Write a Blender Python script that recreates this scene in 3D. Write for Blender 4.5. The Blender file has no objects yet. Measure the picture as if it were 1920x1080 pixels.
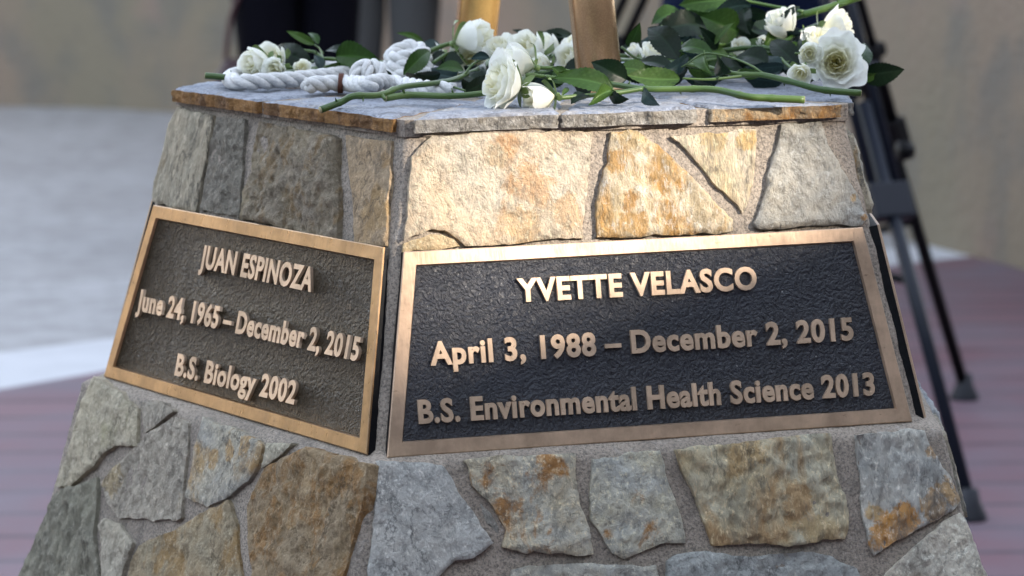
import bpy, bmesh, math, random
import numpy as np
from mathutils import Vector, Matrix, Quaternion
from mathutils.geometry import delaunay_2d_cdt
rnd = random.Random(7)
R = math.radians
sc = bpy.context.scene
COL = sc.collection

# ------------------------------------------------------------------ camera
CAM = Vector((-0.0256, -3.0408, 1.2517)); PITCH = 0.146202; ROLL = -0.0090; FPX = 5969.7
FW = Vector((0, math.cos(PITCH), -math.sin(PITCH))); RT = Vector((1, 0, 0)); UP = RT.cross(FW)
RT2 = RT*math.cos(ROLL) + UP*math.sin(ROLL); UP2 = -RT*math.sin(ROLL) + UP*math.cos(ROLL)
cd = bpy.data.cameras.new('camera'); cam = bpy.data.objects.new('camera', cd); COL.objects.link(cam)
m = Matrix((RT2, UP2, -FW)).transposed().to_4x4(); m.translation = CAM; cam.matrix_world = m
cd.sensor_width = 36; cd.lens = 36*FPX/1920; cd.clip_start = .05; cd.clip_end = 500
cd.dof.use_dof = True; cd.dof.focus_distance = 2.74; cd.dof.aperture_fstop = 9.0
sc.camera = cam

# ------------------------------------------------------------------ sky, sun, exposure
SAZ, SEL = R(58), R(24)                    # sun azimuth from -Y towards +X, and height
SUN = Vector((math.sin(SAZ)*math.cos(SEL), -math.cos(SAZ)*math.cos(SEL), math.sin(SEL)))
w = bpy.data.worlds.new('World'); sc.world = w; w.use_nodes = True
nt = w.node_tree; nt.nodes.clear()
sky = nt.nodes.new('ShaderNodeTexSky'); sky.sky_type = 'NISHITA'; sky.sun_disc = False
sky.sun_elevation = SEL; sky.sun_rotation = math.pi - SAZ; sky.dust_density = 0.7; sky.ozone_density = 1.0
bg = nt.nodes.new('ShaderNodeBackground'); bg.inputs[1].default_value = 0.15
wo = nt.nodes.new('ShaderNodeOutputWorld')
hs = nt.nodes.new('ShaderNodeHueSaturation'); hs.inputs['Saturation'].default_value = .47
nt.links.new(sky.outputs[0], hs.inputs['Color']); nt.links.new(hs.outputs[0], bg.inputs[0]); nt.links.new(bg.outputs[0], wo.inputs[0])
sd = bpy.data.lights.new('sun', 'SUN'); so = bpy.data.objects.new('sun', sd); COL.objects.link(so)
sd.energy = 2.45; sd.angle = R(0.7); sd.color = (1.0, .89, .77)
so.rotation_euler = (-SUN).to_track_quat('-Z', 'Y').to_euler(); so.location = SUN*20
sc.view_settings.view_transform = 'Standard'; sc.view_settings.look = 'None'
sc.view_settings.exposure = 2.58; sc.view_settings.gamma = 1

# ------------------------------------------------------------------ small maths helpers
def ray(px, py):
    return FW + RT2*((px-960)/FPX) - UP2*((py-540)/FPX)
def at(px, py, y=None, z=None):            # a photograph pixel to a world point at depth y or height z
    d = ray(px, py)
    t = (y-CAM.y)/d.y if y is not None else (z-CAM.z)/d.z
    return CAM + d*t
def pxm(y): return (y-CAM.y)/FPX           # metres per photo pixel at depth y
def hashn(ix, iy, iz, s):
    h = (ix*374761393 + iy*668265263 + iz*2147483647 + s*1274126177) & 0xffffffff
    h = ((h ^ (h >> 13))*1274126177) & 0xffffffff
    h = ((h ^ (h >> 16))*2246822519) & 0xffffffff
    return ((h ^ (h >> 15)) & 0xffffff)/float(0xffffff)
def vnoise(P, s=0):
    P = np.asarray(P, float); i = np.floor(P).astype(np.int64); f = P-i; f = f*f*(3-2*f)
    r = 0
    for dx in (0, 1):
        for dy in (0, 1):
            for dz in (0, 1):
                wgt = (f[:, 0] if dx else 1-f[:, 0])*(f[:, 1] if dy else 1-f[:, 1])*(f[:, 2] if dz else 1-f[:, 2])
                r = r + wgt*hashn(i[:, 0]+dx, i[:, 1]+dy, i[:, 2]+dz, s)
    return r*2-1
def fbm(P, s=0, o=4, g=.5):
    P = np.asarray(P, float); r = 0; a = 1; t = 0
    for k in range(o):
        r = r+a*vnoise(P*(2**k)+k*7.3, s+k); t += a; a *= g
    return r/t

# ------------------------------------------------------------------ objects helpers
def mesh_obj(name, verts, faces, mats, parent=None, smooth=True, mi=None):
    me = bpy.data.meshes.new(name); me.from_pydata([tuple(v) for v in verts], [], [tuple(f) for f in faces])
    for mm in (mats if isinstance(mats, (list, tuple)) else [mats]): me.materials.append(mm)
    if mi is not None: me.polygons.foreach_set('material_index', mi)
    me.polygons.foreach_set('use_smooth', [smooth]*len(me.polygons)); me.update()
    o = bpy.data.objects.new(name, me); COL.objects.link(o)
    if parent:
        o.parent = parent; o.matrix_parent_inverse = parent.matrix_world.inverted()
    return o
def thing(name, label, cat, loc=(0, 0, 0), group=None):
    o = bpy.data.objects.new(name, None); COL.objects.link(o); o.location = loc; o.empty_display_size = .05
    o.matrix_world = Matrix.Translation(loc)
    o['label'] = label; o['category'] = cat
    if group: o['group'] = group
    return o
def tag(o, label, cat, group=None):
    o['label'] = label; o['category'] = cat
    if group: o['group'] = group
    return o
class MB:
    def __init__(s): s.v = []; s.f = []
    def add(s, v, f):
        b = len(s.v); s.v += [tuple(x) for x in v]; s.f += [tuple(i+b for i in q) for q in f]
    def box(s, lo, hi, M=None):
        v = [Vector((x, y, z)) for x in (lo[0], hi[0]) for y in (lo[1], hi[1]) for z in (lo[2], hi[2])]
        if M: v = [M@q for q in v]
        s.add(v, [(0, 1, 3, 2), (4, 6, 7, 5), (0, 4, 5, 1), (2, 3, 7, 6), (0, 2, 6, 4), (1, 5, 7, 3)])
    def tube(s, pts, rad, n=10, cap=True, squash=None):
        pts = [Vector(p) for p in pts]; k = len(pts)
        rad = rad if isinstance(rad, (list, tuple)) else [rad]*k
        T = [(pts[min(i+1, k-1)]-pts[max(i-1, 0)]).normalized() for i in range(k)]
        N = T[0].orthogonal().normalized(); v = []
        for i in range(k):
            N = (N-T[i]*N.dot(T[i])).normalized(); B = T[i].cross(N)
            for j in range(n):
                a = 2*math.pi*j/n; v.append(pts[i]+(N*math.cos(a)+B*math.sin(a))*rad[i])
        f = [(i*n+j, i*n+(j+1) % n, (i+1)*n+(j+1) % n, (i+1)*n+j) for i in range(k-1) for j in range(n)]
        if cap: f += [tuple(range(n))[::-1], tuple((k-1)*n+j for j in range(n))]
        s.add(v, f)
    def build(s, name, mats, parent=None, smooth=True): return mesh_obj(name, s.v, s.f, mats, parent, smooth)
def spline(pts, n=8):
    pts = [Vector(p) for p in pts]; out = []
    P = [pts[0]*2-pts[1]]+pts+[pts[-1]*2-pts[-2]]
    for i in range(1, len(P)-2):
        a, b, c, d = P[i-1:i+3]
        for k in range(n):
            t = k/n
            out.append(.5*((2*b)+(c-a)*t+(2*a-5*b+4*c-d)*t*t+(-a+3*b-3*c+d)*t**3))
    out.append(pts[-1]); return out

# ------------------------------------------------------------------ materials
class NT:
    def __init__(s, name):
        s.m = bpy.data.materials.new(name); s.m.use_nodes = True; s.t = s.m.node_tree
        s.b = s.t.nodes['Principled BSDF']; s.out = s.t.nodes['Material Output']
        s.co = s.n('ShaderNodeTexCoord').outputs['Object']
    def n(s, t, **k):
        x = s.t.nodes.new(t)
        for a, b in k.items():
            if a in x.inputs: x.inputs[a].default_value = b
            else: setattr(x, a, b)
        return x
    def l(s, a, b): s.t.links.new(a, b)
    def mapped(s, scale=(1, 1, 1), loc=(0, 0, 0), rot=(0, 0, 0)):
        x = s.n('ShaderNodeMapping'); x.inputs['Scale'].default_value = scale
        x.inputs['Location'].default_value = loc; x.inputs['Rotation'].default_value = rot
        s.l(s.co, x.inputs['Vector']); return x.outputs[0]
    def noise(s, scale, detail=6, rough=.6, vec=None, dist=0):
        x = s.n('ShaderNodeTexNoise'); x.inputs['Scale'].default_value = scale
        x.inputs['Detail'].default_value = detail; x.inputs['Roughness'].default_value = rough
        x.inputs['Distortion'].default_value = dist; s.l(vec or s.co, x.inputs['Vector']); return x.outputs[0]
    def voro(s, scale, vec=None, feat='F1', out='Distance'):
        x = s.n('ShaderNodeTexVoronoi'); x.feature = feat; x.inputs['Scale'].default_value = scale
        s.l(vec or s.co, x.inputs['Vector']); return x.outputs[out]
    def ramp(s, fac, stops, interp='LINEAR'):
        x = s.n('ShaderNodeValToRGB'); x.color_ramp.interpolation = interp; e = x.color_ramp.elements
        while len(e) < len(stops): e.new(.5)
        for q, (p, c) in zip(e, stops): q.position = p; q.color = (c if len(c) == 4 else (*c, 1)) if isinstance(c, tuple) else (c, c, c, 1)
        s.l(fac, x.inputs[0]); return x.outputs[0]
    def mix(s, fac, a, b, mode='MIX'):
        x = s.n('ShaderNodeMix', data_type='RGBA', blend_type=mode)
        for sock, v in ((x.inputs[0], fac), (x.inputs[6], a), (x.inputs[7], b)):
            if isinstance(v, (int, float)): sock.default_value = v
            elif isinstance(v, tuple): sock.default_value = (*v, 1)
            else: s.l(v, sock)
        return x.outputs[2]
    def math(s, op, a, b=0):
        x = s.n('ShaderNodeMath', operation=op)
        for sock, v in ((x.inputs[0], a), (x.inputs[1], b)):
            if isinstance(v, (int, float)): sock.default_value = v
            else: s.l(v, sock)
        return x.outputs[0]
    def bump(s, h, dist, strength=1, prev=None):
        x = s.n('ShaderNodeBump'); x.inputs['Distance'].default_value = dist; x.inputs['Strength'].default_value = strength
        s.l(h, x.inputs['Height'])
        if prev: s.l(prev, x.inputs['Normal'])
        s.l(x.outputs[0], s.b.inputs['Normal']); return x.outputs[0]
    def color(s, c):
        if isinstance(c, tuple): s.b.inputs['Base Color'].default_value = (*c, 1)
        else: s.l(c, s.b.inputs['Base Color'])
    def set(s, **k):
        for a, b in k.items():
            a = a.replace('_', ' ')
            if isinstance(b, (int, float)): s.b.inputs[a].default_value = b
            else: s.l(b, s.b.inputs[a])
        return s

def stone_mat(name, a, b, rust, amt=.5, rscale=22, off=0., lum=1., rot=0., streak=1.0, bumpd=.0022, dark=.62, warm=(1., 1., 1.), spots=()):
    """quartzite: two mineral tones in clouds, iron stains whose share is amt, sugar grain"""
    s = NT(name); tw = lambda c_: tuple(min(.9, x*y) for x, y in zip(c_, warm)); a, b = tw(a), tw(b)
    v = s.mapped((1, 1, 1), (off*1.7, off*.9, off*2.3))
    vs = s.mapped((1, 1, streak*.72), (off, off*.3, off*1.1), (0, rot, 0))
    n1 = s.noise(14, 8, .65, v, .6)
    c = s.mix(s.ramp(n1, [(.36, 0.), (.62, 1.)]), a, b)
    n2 = s.noise(rscale, 7, .62, vs, .5)
    lo = .69-.42*amt
    c = s.mix(s.ramp(n2, [(lo, 0.), (lo+.09, 1.)]), c, rust)
    for p_, r_, c_ in spots:
        dd = s.n('ShaderNodeVectorMath', operation='DISTANCE'); s.l(s.co, dd.inputs[0]); dd.inputs[1].default_value = tuple(p_)
        q_ = s.math('ADD', s.math('DIVIDE', dd.outputs['Value'], r_), s.math('MULTIPLY', s.math('SUBTRACT', s.noise(32, 8, .7, v, .4), .5), 3.6))
        c = s.mix(s.ramp(q_, [(.72, .92), (.98, 0.)]), c, c_)
    n3 = s.noise(150, 7, .75, vs)
    c = s.mix(s.ramp(n3, [(.33, min(1, dark*1.1)), (.49, 0.)]), c, tuple(x*.28 for x in a))
    n5 = s.noise(38, 7, .7, vs, .4)
    c = s.mix(s.ramp(n5, [(.36, dark), (.50, 0.)]), c, tuple(x*.45 for x in a))
    cr = s.n('ShaderNodeTexNoise'); cr.inputs['Scale'].default_value = 11+off % 5; cr.inputs['Detail'].default_value = 8; cr.inputs['Roughness'].default_value = .62; s.l(vs, cr.inputs['Vector'])
    crk = s.math('ABSOLUTE', s.math('SUBTRACT', cr.outputs[0], .5)); crm = s.ramp(crk, [(.0, .75), (.006, .45), (.014, 0.)])
    c = s.mix(s.math('MULTIPLY', crm, s.ramp(s.noise(7, 3, .5, v), [(.48, 0.), (.58, 1.)])), c, tuple(x*.25 for x in a))
    n4 = s.noise(230, 5, .75, vs)
    c = s.mix(s.ramp(n4, [(.53, 0.), (.68, .6)]), c, tuple(min(.85, x*1.7+.05) for x in b))
    if lum != 1: c = s.mix(1., c, (lum, lum, lum), 'MULTIPLY')
    s.color(c); s.set(Roughness=.72); s.b.inputs['Specular IOR Level'].default_value = .35
    h = s.math('ADD', s.math('MULTIPLY', s.noise(70, 9, .72, vs, .5), 1.3), s.math('MULTIPLY', s.noise(300, 5, .65, vs), .5))
    s.bump(h, bumpd*3.0, 1.)
    return s.m

WHITE=(.58,.55,.49); CREAM=(.50,.43,.31); GREY=(.27,.285,.275); BLUE=(.33,.375,.42); DGREY=(.16,.165,.155)
RUST=(.36,.17,.055); OCHRE=(.43,.27,.10); BROWN=(.20,.125,.06); TAN=(.34,.255,.16); GREEN=(.30,.30,.22)

def mortar_mat():
    s = NT('mortar')
    n1 = s.noise(9, 5, .6); n2 = s.noise(420, 4, .7); n3 = s.noise(55, 5, .65)
    c = s.mix(s.ramp(n1, [(.35, 0.), (.65, 1.)]), (.29,.25,.205), (.40,.34,.275))
    c = s.mix(s.ramp(n2, [(.40, .65), (.52, 0.)]), c, (.085,.078,.07))
    c = s.mix(s.ramp(n2, [(.60, 0.), (.70, .6)]), c, (.52,.48,.43))
    c = s.mix(s.ramp(n3, [(.62, 0.), (.75, .5)]), c, (.16,.14,.12))
    c = s.mix(s.ramp(s.noise(24, 6, .7, s.mapped((1, 1, .5)), .8), [(.33, .6), (.45, 0.)]), c, (.12,.105,.09)); c = s.mix(s.ramp(s.noise(30, 6, .7), [(.60, 0.), (.70, .55)]), c, (.46,.43,.39))
    s.color(c); s.set(Roughness=.92)
    p = s.bump(s.noise(330, 4, .7), .0022, 1.)
    s.bump(s.noise(60, 4, .6), .004, .8, p)
    return s.m
M_MORTAR = mortar_mat()

def bronze_mat(name, base, rough, metal=.85, var=.2, brush=(300, 300, 6)):
    s = NT(name)
    n = s.noise(1, 5, .6, s.mapped(brush)); n2 = s.noise(25, 6, .65)
    c = s.mix(s.ramp(n2, [(.40, 0.), (.62, 1.)]), base, tuple(x*.66 for x in base))
    c = s.mix(s.ramp(n, [(.3, 0.), (.7, var)]), c, tuple(x*.55 for x in base))
    sp = s.noise(70, 6, .75, s.mapped((1, 1, 2.5)))
    c = s.mix(s.ramp(sp, [(.63, 0.), (.70, .7)]), c, (.10, .055, .035))
    s.color(c); s.set(Metallic=metal, Roughness=s.ramp(n, [(.3, rough), (.7, rough+.15)]))
    s.bump(n, .0003, .6); return s.m
M_BRONZE_F = bronze_mat('brushed_bronze', (.66,.475,.335), .36, .7)
M_LETTER = bronze_mat('polished_bronze_letters', (.74,.545,.385), .36, .6, .15)
M_BRONZE_L = bronze_mat('golden_bronze', (.56,.36,.20), .26, .9)
def field_mat(name, base, rough, sc_=170, dist=.0012, metal=0.):
    s = NT(name)
    v1 = s.mapped((1, 1, 1)); wv = s.noise(60, 3, .5)
    mp = s.n('ShaderNodeVectorMath', operation='MULTIPLY_ADD'); 
    xx = s.n('ShaderNodeTexNoise'); xx.inputs['Scale'].default_value = 90; xx.inputs['Detail'].default_value = 3
    s.l(s.co, xx.inputs['Vector']); s.l(xx.outputs[1], mp.inputs[0]); mp.inputs[1].default_value = (.014, .014, .014); s.l(v1, mp.inputs[2])
    a = s.voro(sc_, mp.outputs[0], 'SMOOTH_F1'); b = s.noise(sc_*1.6, 5, .65, mp.outputs[0], .8)
    h = s.math('ADD', s.math('MULTIPLY', a, .9), s.math('MULTIPLY', b, .8))
    c = s.mix(s.ramp(s.noise(11, 6, .65), [(.35, 0.), (.7, 1.)]), base, tuple(x*1.9 for x in base))
    sp_ = s.voro(75); c = s.mix(s.ramp(sp_, [(.035, .8), (.06, 0.)]), c, (.28,.28,.27)); s.color(c); s.set(Roughness=rough, Metallic=metal); s.b.inputs['Specular IOR Level'].default_value = .6
    if 'bronze' in name: s.b.inputs['Specular Tint'].default_value = (1., .80, .50, 1); s.b.inputs['Specular IOR Level'].default_value = .42
    s.bump(h, dist, 1.); return s.m
M_FIELD_F = field_mat('dark_patina_pebbled', (.006,.0075,.012), .34, 330, .0016)
M_FIELD_L = field_mat('bronze_patina_pebbled', (.006,.0045,.0025), .17, 300, .0030, .0)
def plain(name, c, rough=.6, metal=0., bumps=None, var=0., spec=.5):
    s = NT(name); s.b.inputs['Specular IOR Level'].default_value = spec
    if var:
        s.color(s.mix(s.ramp(s.noise(8, 5, .6), [(.35, 0.), (.65, 1.)]), c, tuple(x*(1-var) for x in c)))
    else: s.color(c)
    s.set(Roughness=rough, Metallic=metal)
    if bumps: s.bump(s.noise(bumps[0], 4, .6), bumps[1], 1.)
    return s.m
M_SIDE = plain('black_plaque_side', (.003,.0035,.005), .5, 0., (90, .001), spec=.2)

# ------------------------------------------------------------------ pedestal frames
TH0 = 0.287427; A0 = 0.30277; TB = 0.237809; Z0 = 0.89; AL = 2*math.pi/5
ZTOP = Z0+0.1104; ZSB = Z0+0.0973; ZP1 = Z0-0.16952; ASL = 0.286976; TANH = math.tan(AL/2)
class Face:
    def __init__(s, i):
        th = TH0+i*AL; s.nh = Vector((math.sin(th), -math.cos(th), 0)); s.U = Vector((math.cos(th), math.sin(th), 0))
        s.V = (Vector((0, 0, 1))-s.nh*TB).normalized(); s.n = (s.nh+Vector((0, 0, TB))).normalized()
        s.O = s.nh*A0+Vector((0, 0, Z0)); s.i = i
    def uv(s, px, py, off=0.):
        d = ray(px, py); t = (s.O+s.n*off-CAM).dot(s.n)/d.dot(s.n); p = CAM+d*t-s.O
        return (p.dot(s.U), p.dot(s.V))
    def hw(s, v): return (A0-TB*(s.V.z*v))*TANH
FACES = {i: Face(i) for i in range(-1, 4)}
class TopPlane:
    O = Vector((0, 0, ZTOP)); U = Vector((1, 0, 0)); V = Vector((0, 1, 0)); n = Vector((0, 0, 1))

def seg_dist(P, Q):
    A = Q; B = np.roll(Q, -1, 0); d = np.full(len(P), 1e9)
    for a, b in zip(A, B):
        ab = b-a; L = max(ab@ab, 1e-14); t = np.clip(((P-a)@ab)/L, 0, 1)
        d = np.minimum(d, np.hypot(*(P-a-t[:, None]*ab).T))
    return d
def inside(P, Q):
    x, y = P[:, 0], P[:, 1]; c = np.zeros(len(P), bool)
    for (x1, y1), (x2, y2) in zip(Q, np.roll(Q, -1, 0)):
        if y1 == y2: continue
        c ^= ((y1 > y) != (y2 > y)) & (x < (x2-x1)*(y-y1)/(y2-y1)+x1)
    return c
def make_stone(name, fr, poly, mats, parent, top=.004, depth=.012, seed=0, relief=.0016, ledge=.0006, step=.0026, rag=.0018, rim=.10, freq=45, aniso=(1, 1), edge=.0028, jag=0.):
    """a split slab: ragged outline, uneven cleft face, chipped sides reaching into the mortar"""
    Q = np.array(poly, float)
    ar = .5*np.sum(Q[:, 0]*np.roll(Q[:, 1], -1)-np.roll(Q[:, 0], -1)*Q[:, 1])
    if ar < 0: Q = Q[::-1]
    pts = []
    for a, b in zip(Q, np.roll(Q, -1, 0)):
        L = np.hypot(*(b-a)); k = max(1, int(L/step))
        for j in range(k): pts.append(a+(b-a)*j/k)
    pts = np.array(pts)
    P3 = np.c_[pts, np.full(len(pts), seed*3.1)]
    pts = pts+np.c_[fbm(P3*70, seed, 2, .6), fbm(P3*70+31, seed+9, 2, .6)]*rag*1.1+np.c_[fbm(P3*260, seed+2, 2, .6), fbm(P3*260+31, seed+8, 2, .6)]*rag*.45
    lo = pts.min(0); hi = pts.max(0)
    gx, gy = np.meshgrid(np.arange(lo[0], hi[0], step), np.arange(lo[1], hi[1], step))
    G = np.c_[gx.ravel(), gy.ravel()]; r = np.random.RandomState(seed); G = G+(r.rand(*G.shape)-.5)*step*.5
    G = G[inside(G, pts)]; G = G[seg_dist(G, pts) > step*.55]
    n = len(pts)
    allp = [Vector(p) for p in np.r_[pts, G]]
    vo, _, fo, ov, _, _ = delaunay_2d_cdt(allp, [(i, (i+1) % n) for i in range(n)], [list(range(n))], 1, 1e-7)
    V2 = np.array([(v.x, v.y) for v in vo]); d = seg_dist(V2, pts)
    relief *= 1.35
    def H(X, dd):
        q = np.c_[X[:, 0]*aniso[0], X[:, 1]*aniso[1], np.full(len(X), seed*5.7)]
        h = fbm(q*freq, seed+3, 5, .65)*relief*1.5 + fbm(q*freq*.22, seed+5, 2)*relief*1.6 - np.abs(fbm(q*freq*1.6+9, seed+7, 3, .6))*relief*1.5+relief*.4
        if ledge:
            t = fbm(q*22+3, seed+11, 4, .55)*2.2; k = np.floor(t); f = t-k
            h = h+ledge*(k+np.clip((f-.82)/.18, 0, 1))
            h = np.maximum(h, -.6*depth)
        e = np.clip(dd/edge, 0, 1)
        return top+h*np.minimum(1, .3+e) - rim*depth*(1-e)**2
    hv = H(V2, d)
    W = lambda u, v, h: fr.O+fr.U*u+fr.V*v+fr.n*h
    verts = [W(V2[i, 0], V2[i, 1], hv[i]) for i in range(len(V2))]; faces = []; mi = []
    for f in fo:
        f = list(f); a, b, c = V2[f[0]], V2[f[1]], V2[f[2]]
        if (b[0]-a[0])*(c[1]-a[1])-(b[1]-a[1])*(c[0]-a[0]) < 0: f = f[::-1]
        faces.append(f); mi.append(0)
    hp = H(pts, np.zeros(n)); base = len(verts); rings = 5 if jag else 2
    cen = pts.mean(0); nx = np.roll(pts, -1, 0)-np.roll(pts, 1, 0); nx = np.c_[nx[:, 1], -nx[:, 0]]; nx /= (np.hypot(*nx.T)+1e-9)[:, None]
    for k in range(rings+1):
        t = k/rings; o = np.zeros(n)
        if jag and 0 < k:
            q = np.c_[pts*160, np.full(n, k*1.3)]; o = fbm(q, seed+21, 3, .6)*jag*(1 if k < rings else .6)
        X = pts+nx*o[:, None]
        for i in range(n):
            verts.append(W(X[i, 0], X[i, 1], hp[i]*(1-t)+(top-depth)*t))
    for k in range(rings):
        for i in range(n):
            j = (i+1) % n; faces.append((base+k*n+i, base+(k+1)*n+i, base+(k+1)*n+j, base+k*n+j)); mi.append(len(mats)-1)
    return mesh_obj(name, verts, faces, mats, parent, True, mi)

ped = thing('memorial_pedestal', 'five sided battered pedestal of mortared quartzite with bronze memorial plaques', 'pedestal', (0, 0, 0))

# mortar core --------------------------------------------------------
def mort_off(z):
    t = min(1, max(0, (ZP1+.004-z)/.012)); t = t*t*(3-2*t)
    return -.002+.0188*t
def mortar_core():
    zs = list(np.arange(.62, ZSB+.006, .004)); zs = [-.02, .2, .4, .55]+zs
    S = 80; verts = []; n = 5*S
    P = []; N = []
    for z in zs:
        a = A0-TB*(z-Z0)+mort_off(z)/math.cos(math.atan(TB))
        for i in range(5):
            f = FACES[i if i < 4 else -1]
            for k in range(S):
                s = (k+.5)/S*2-1; u = s*a*TANH
                # round the arris
                e = max(0, abs(u)-(a*TANH-.008)); p = f.nh*(a-e*e*60*.5)+f.U*u
                P.append((p.x, p.y, z)); N.append((f.nh.x, f.nh.y, f.nh.z))
    P = np.array(P); N = np.array(N)
    h = fbm(P*60, 3, 4, .6)*.0022+fbm(P*16, 5, 3)*.0025
    P = P+N*h[:, None]; K = len(zs); faces = []
    for k in range(K-1):
        for j in range(n): faces.append((k*n+j, k*n+(j+1) % n, (k+1)*n+(j+1) % n, (k+1)*n+j))
    faces.append(tuple((K-1)*n+j for j in range(n)))
    return mesh_obj('mortar_core', P, faces, M_MORTAR, ped)
mortar_core()

# stones -------------------------------------------------------------
def sm(*a, **k): return stone_mat('quartzite', *a, **k)
UP_T, LO_T = .0035, .0225
FRONT_UP = [
 ('pale cream stone, largest above the front plaque', [(791,272),(811,255),(917,249),(1010,247),(1114,246),(1108,313),(1100,374),(1092,446),(1005,450),(936,458),(872,462),(855,445),(833,433),(811,431),(780,440),(760,449),(767,360),(773,291)],
  dict(a=WHITE,b=(.60,.50,.38),rust=(.55,.33,.17),amt=.28,rscale=16,off=1,px=((1000,345,50,(.56,.36,.20)),(980,420,45,(.60,.42,.24)),(1060,400,35,(.60,.42,.25)),(930,295,22,(.50,.38,.24)))), dict(ledge=.0014, relief=.0010, freq=40)),
 ('small ochre wedge stone at the corner', [(755,470),(757,455),(783,445),(811,436),(830,439),(850,450),(862,463),(817,467)],
  dict(a=(.55,.44,.28),b=CREAM,rust=OCHRE,amt=.6,off=2), dict(relief=.0012)),
 ('golden stained stone beside the pale cream one', [(1147,247),(1180,244),(1199,247),(1235,272),(1297,330),(1347,385),(1376,414),(1374,436),(1280,440),(1180,443),(1119,446),(1122,358),(1133,319),(1144,302),(1142,269)],
  dict(a=(.56,.47,.30),b=WHITE,rust=(.50,.29,.10),amt=.52,rscale=24,off=3,rot=.6,streak=.5,px=((1150,300,24,(.50,.29,.10)),(1190,420,30,(.50,.30,.11)),(1250,300,24,(.52,.33,.13)),(1180,380,20,(.5,.28,.1)))), dict(relief=.0026, ledge=.001, freq=55)),
 ('triangular cream stone with golden top', [(1259,255),(1347,249),(1386,243),(1419,241),(1420,291),(1411,352),(1404,383),(1392,399),(1386,385),(1358,358),(1336,336),(1305,302),(1277,266)],
  dict(a=WHITE,b=(.58,.50,.34),rust=(.52,.35,.14),amt=.35,rscale=14,off=4.4,streak=.35,px=((1340,258,34,(.56,.40,.18)),(1400,262,30,(.56,.38,.16)))), dict(relief=.0014)),
 ('pale grey stone at the right corner', [(1466,233),(1541,226),(1563,283),(1583,319),(1605,358),(1629,408),(1616,423),(1541,420),(1486,427),(1419,428),(1414,418),(1436,369),(1441,330),(1458,277)],
  dict(a=(.47,.47,.44),b=(.38,.41,.43),rust=(.45,.38,.25),amt=.22,rscale=10,off=5,px=((1563,262,14,(.50,.30,.12)),(1600,370,16,(.50,.34,.16)),(1622,405,12,(.52,.30,.12)))), dict(relief=.0024, freq=35)),
]
LEFT_UP = [
 ('grey green stone at the far left corner', [(328,201),(395,217),(391,260),(376,335),(364,400),(323,390),(282,376),(287,335),(301,285),(313,231)],
  dict(a=(.30,.31,.28),b=(.36,.35,.30),rust=(.30,.24,.15),amt=.35,off=6,streak=.4), dict(relief=.0016, aniso=(1.6,.6))),
 ('narrow dark grey stone', [(402,220),(455,220),(454,266),(449,329),(444,406),(408,402),(372,394),(381,341),(389,275)],
  dict(a=DGREY,b=(.24,.245,.235),rust=(.24,.20,.14),amt=.2,off=7), dict(relief=.0028, freq=60)),
 ('broad brown grey stone above the left plaque', [(480,228),(575,244),(632,256),(633,329),(635,392),(631,452),(575,438),(512,423),(447,411),(449,360),(468,323),(469,275)],
  dict(a=(.26,.24,.18),b=(.22,.21,.185),rust=(.24,.17,.09),amt=.42,off=8,rscale=40), dict(relief=.0034, freq=60)),
 ('narrow tan stone next to the corner mortar', [(646,255),(729,264),(726,335),(720,401),(720,462),(669,463),(661,455),(658,376),(650,304)],
  dict(a=(.36,.32,.26),b=(.37,.30,.21),rust=(.38,.25,.12),amt=.33,off=9,rscale=9,px=((700,400,50,(.40,.27,.13)),(720,300,20,(.38,.25,.12)))), dict(relief=.0014)),
]
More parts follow.
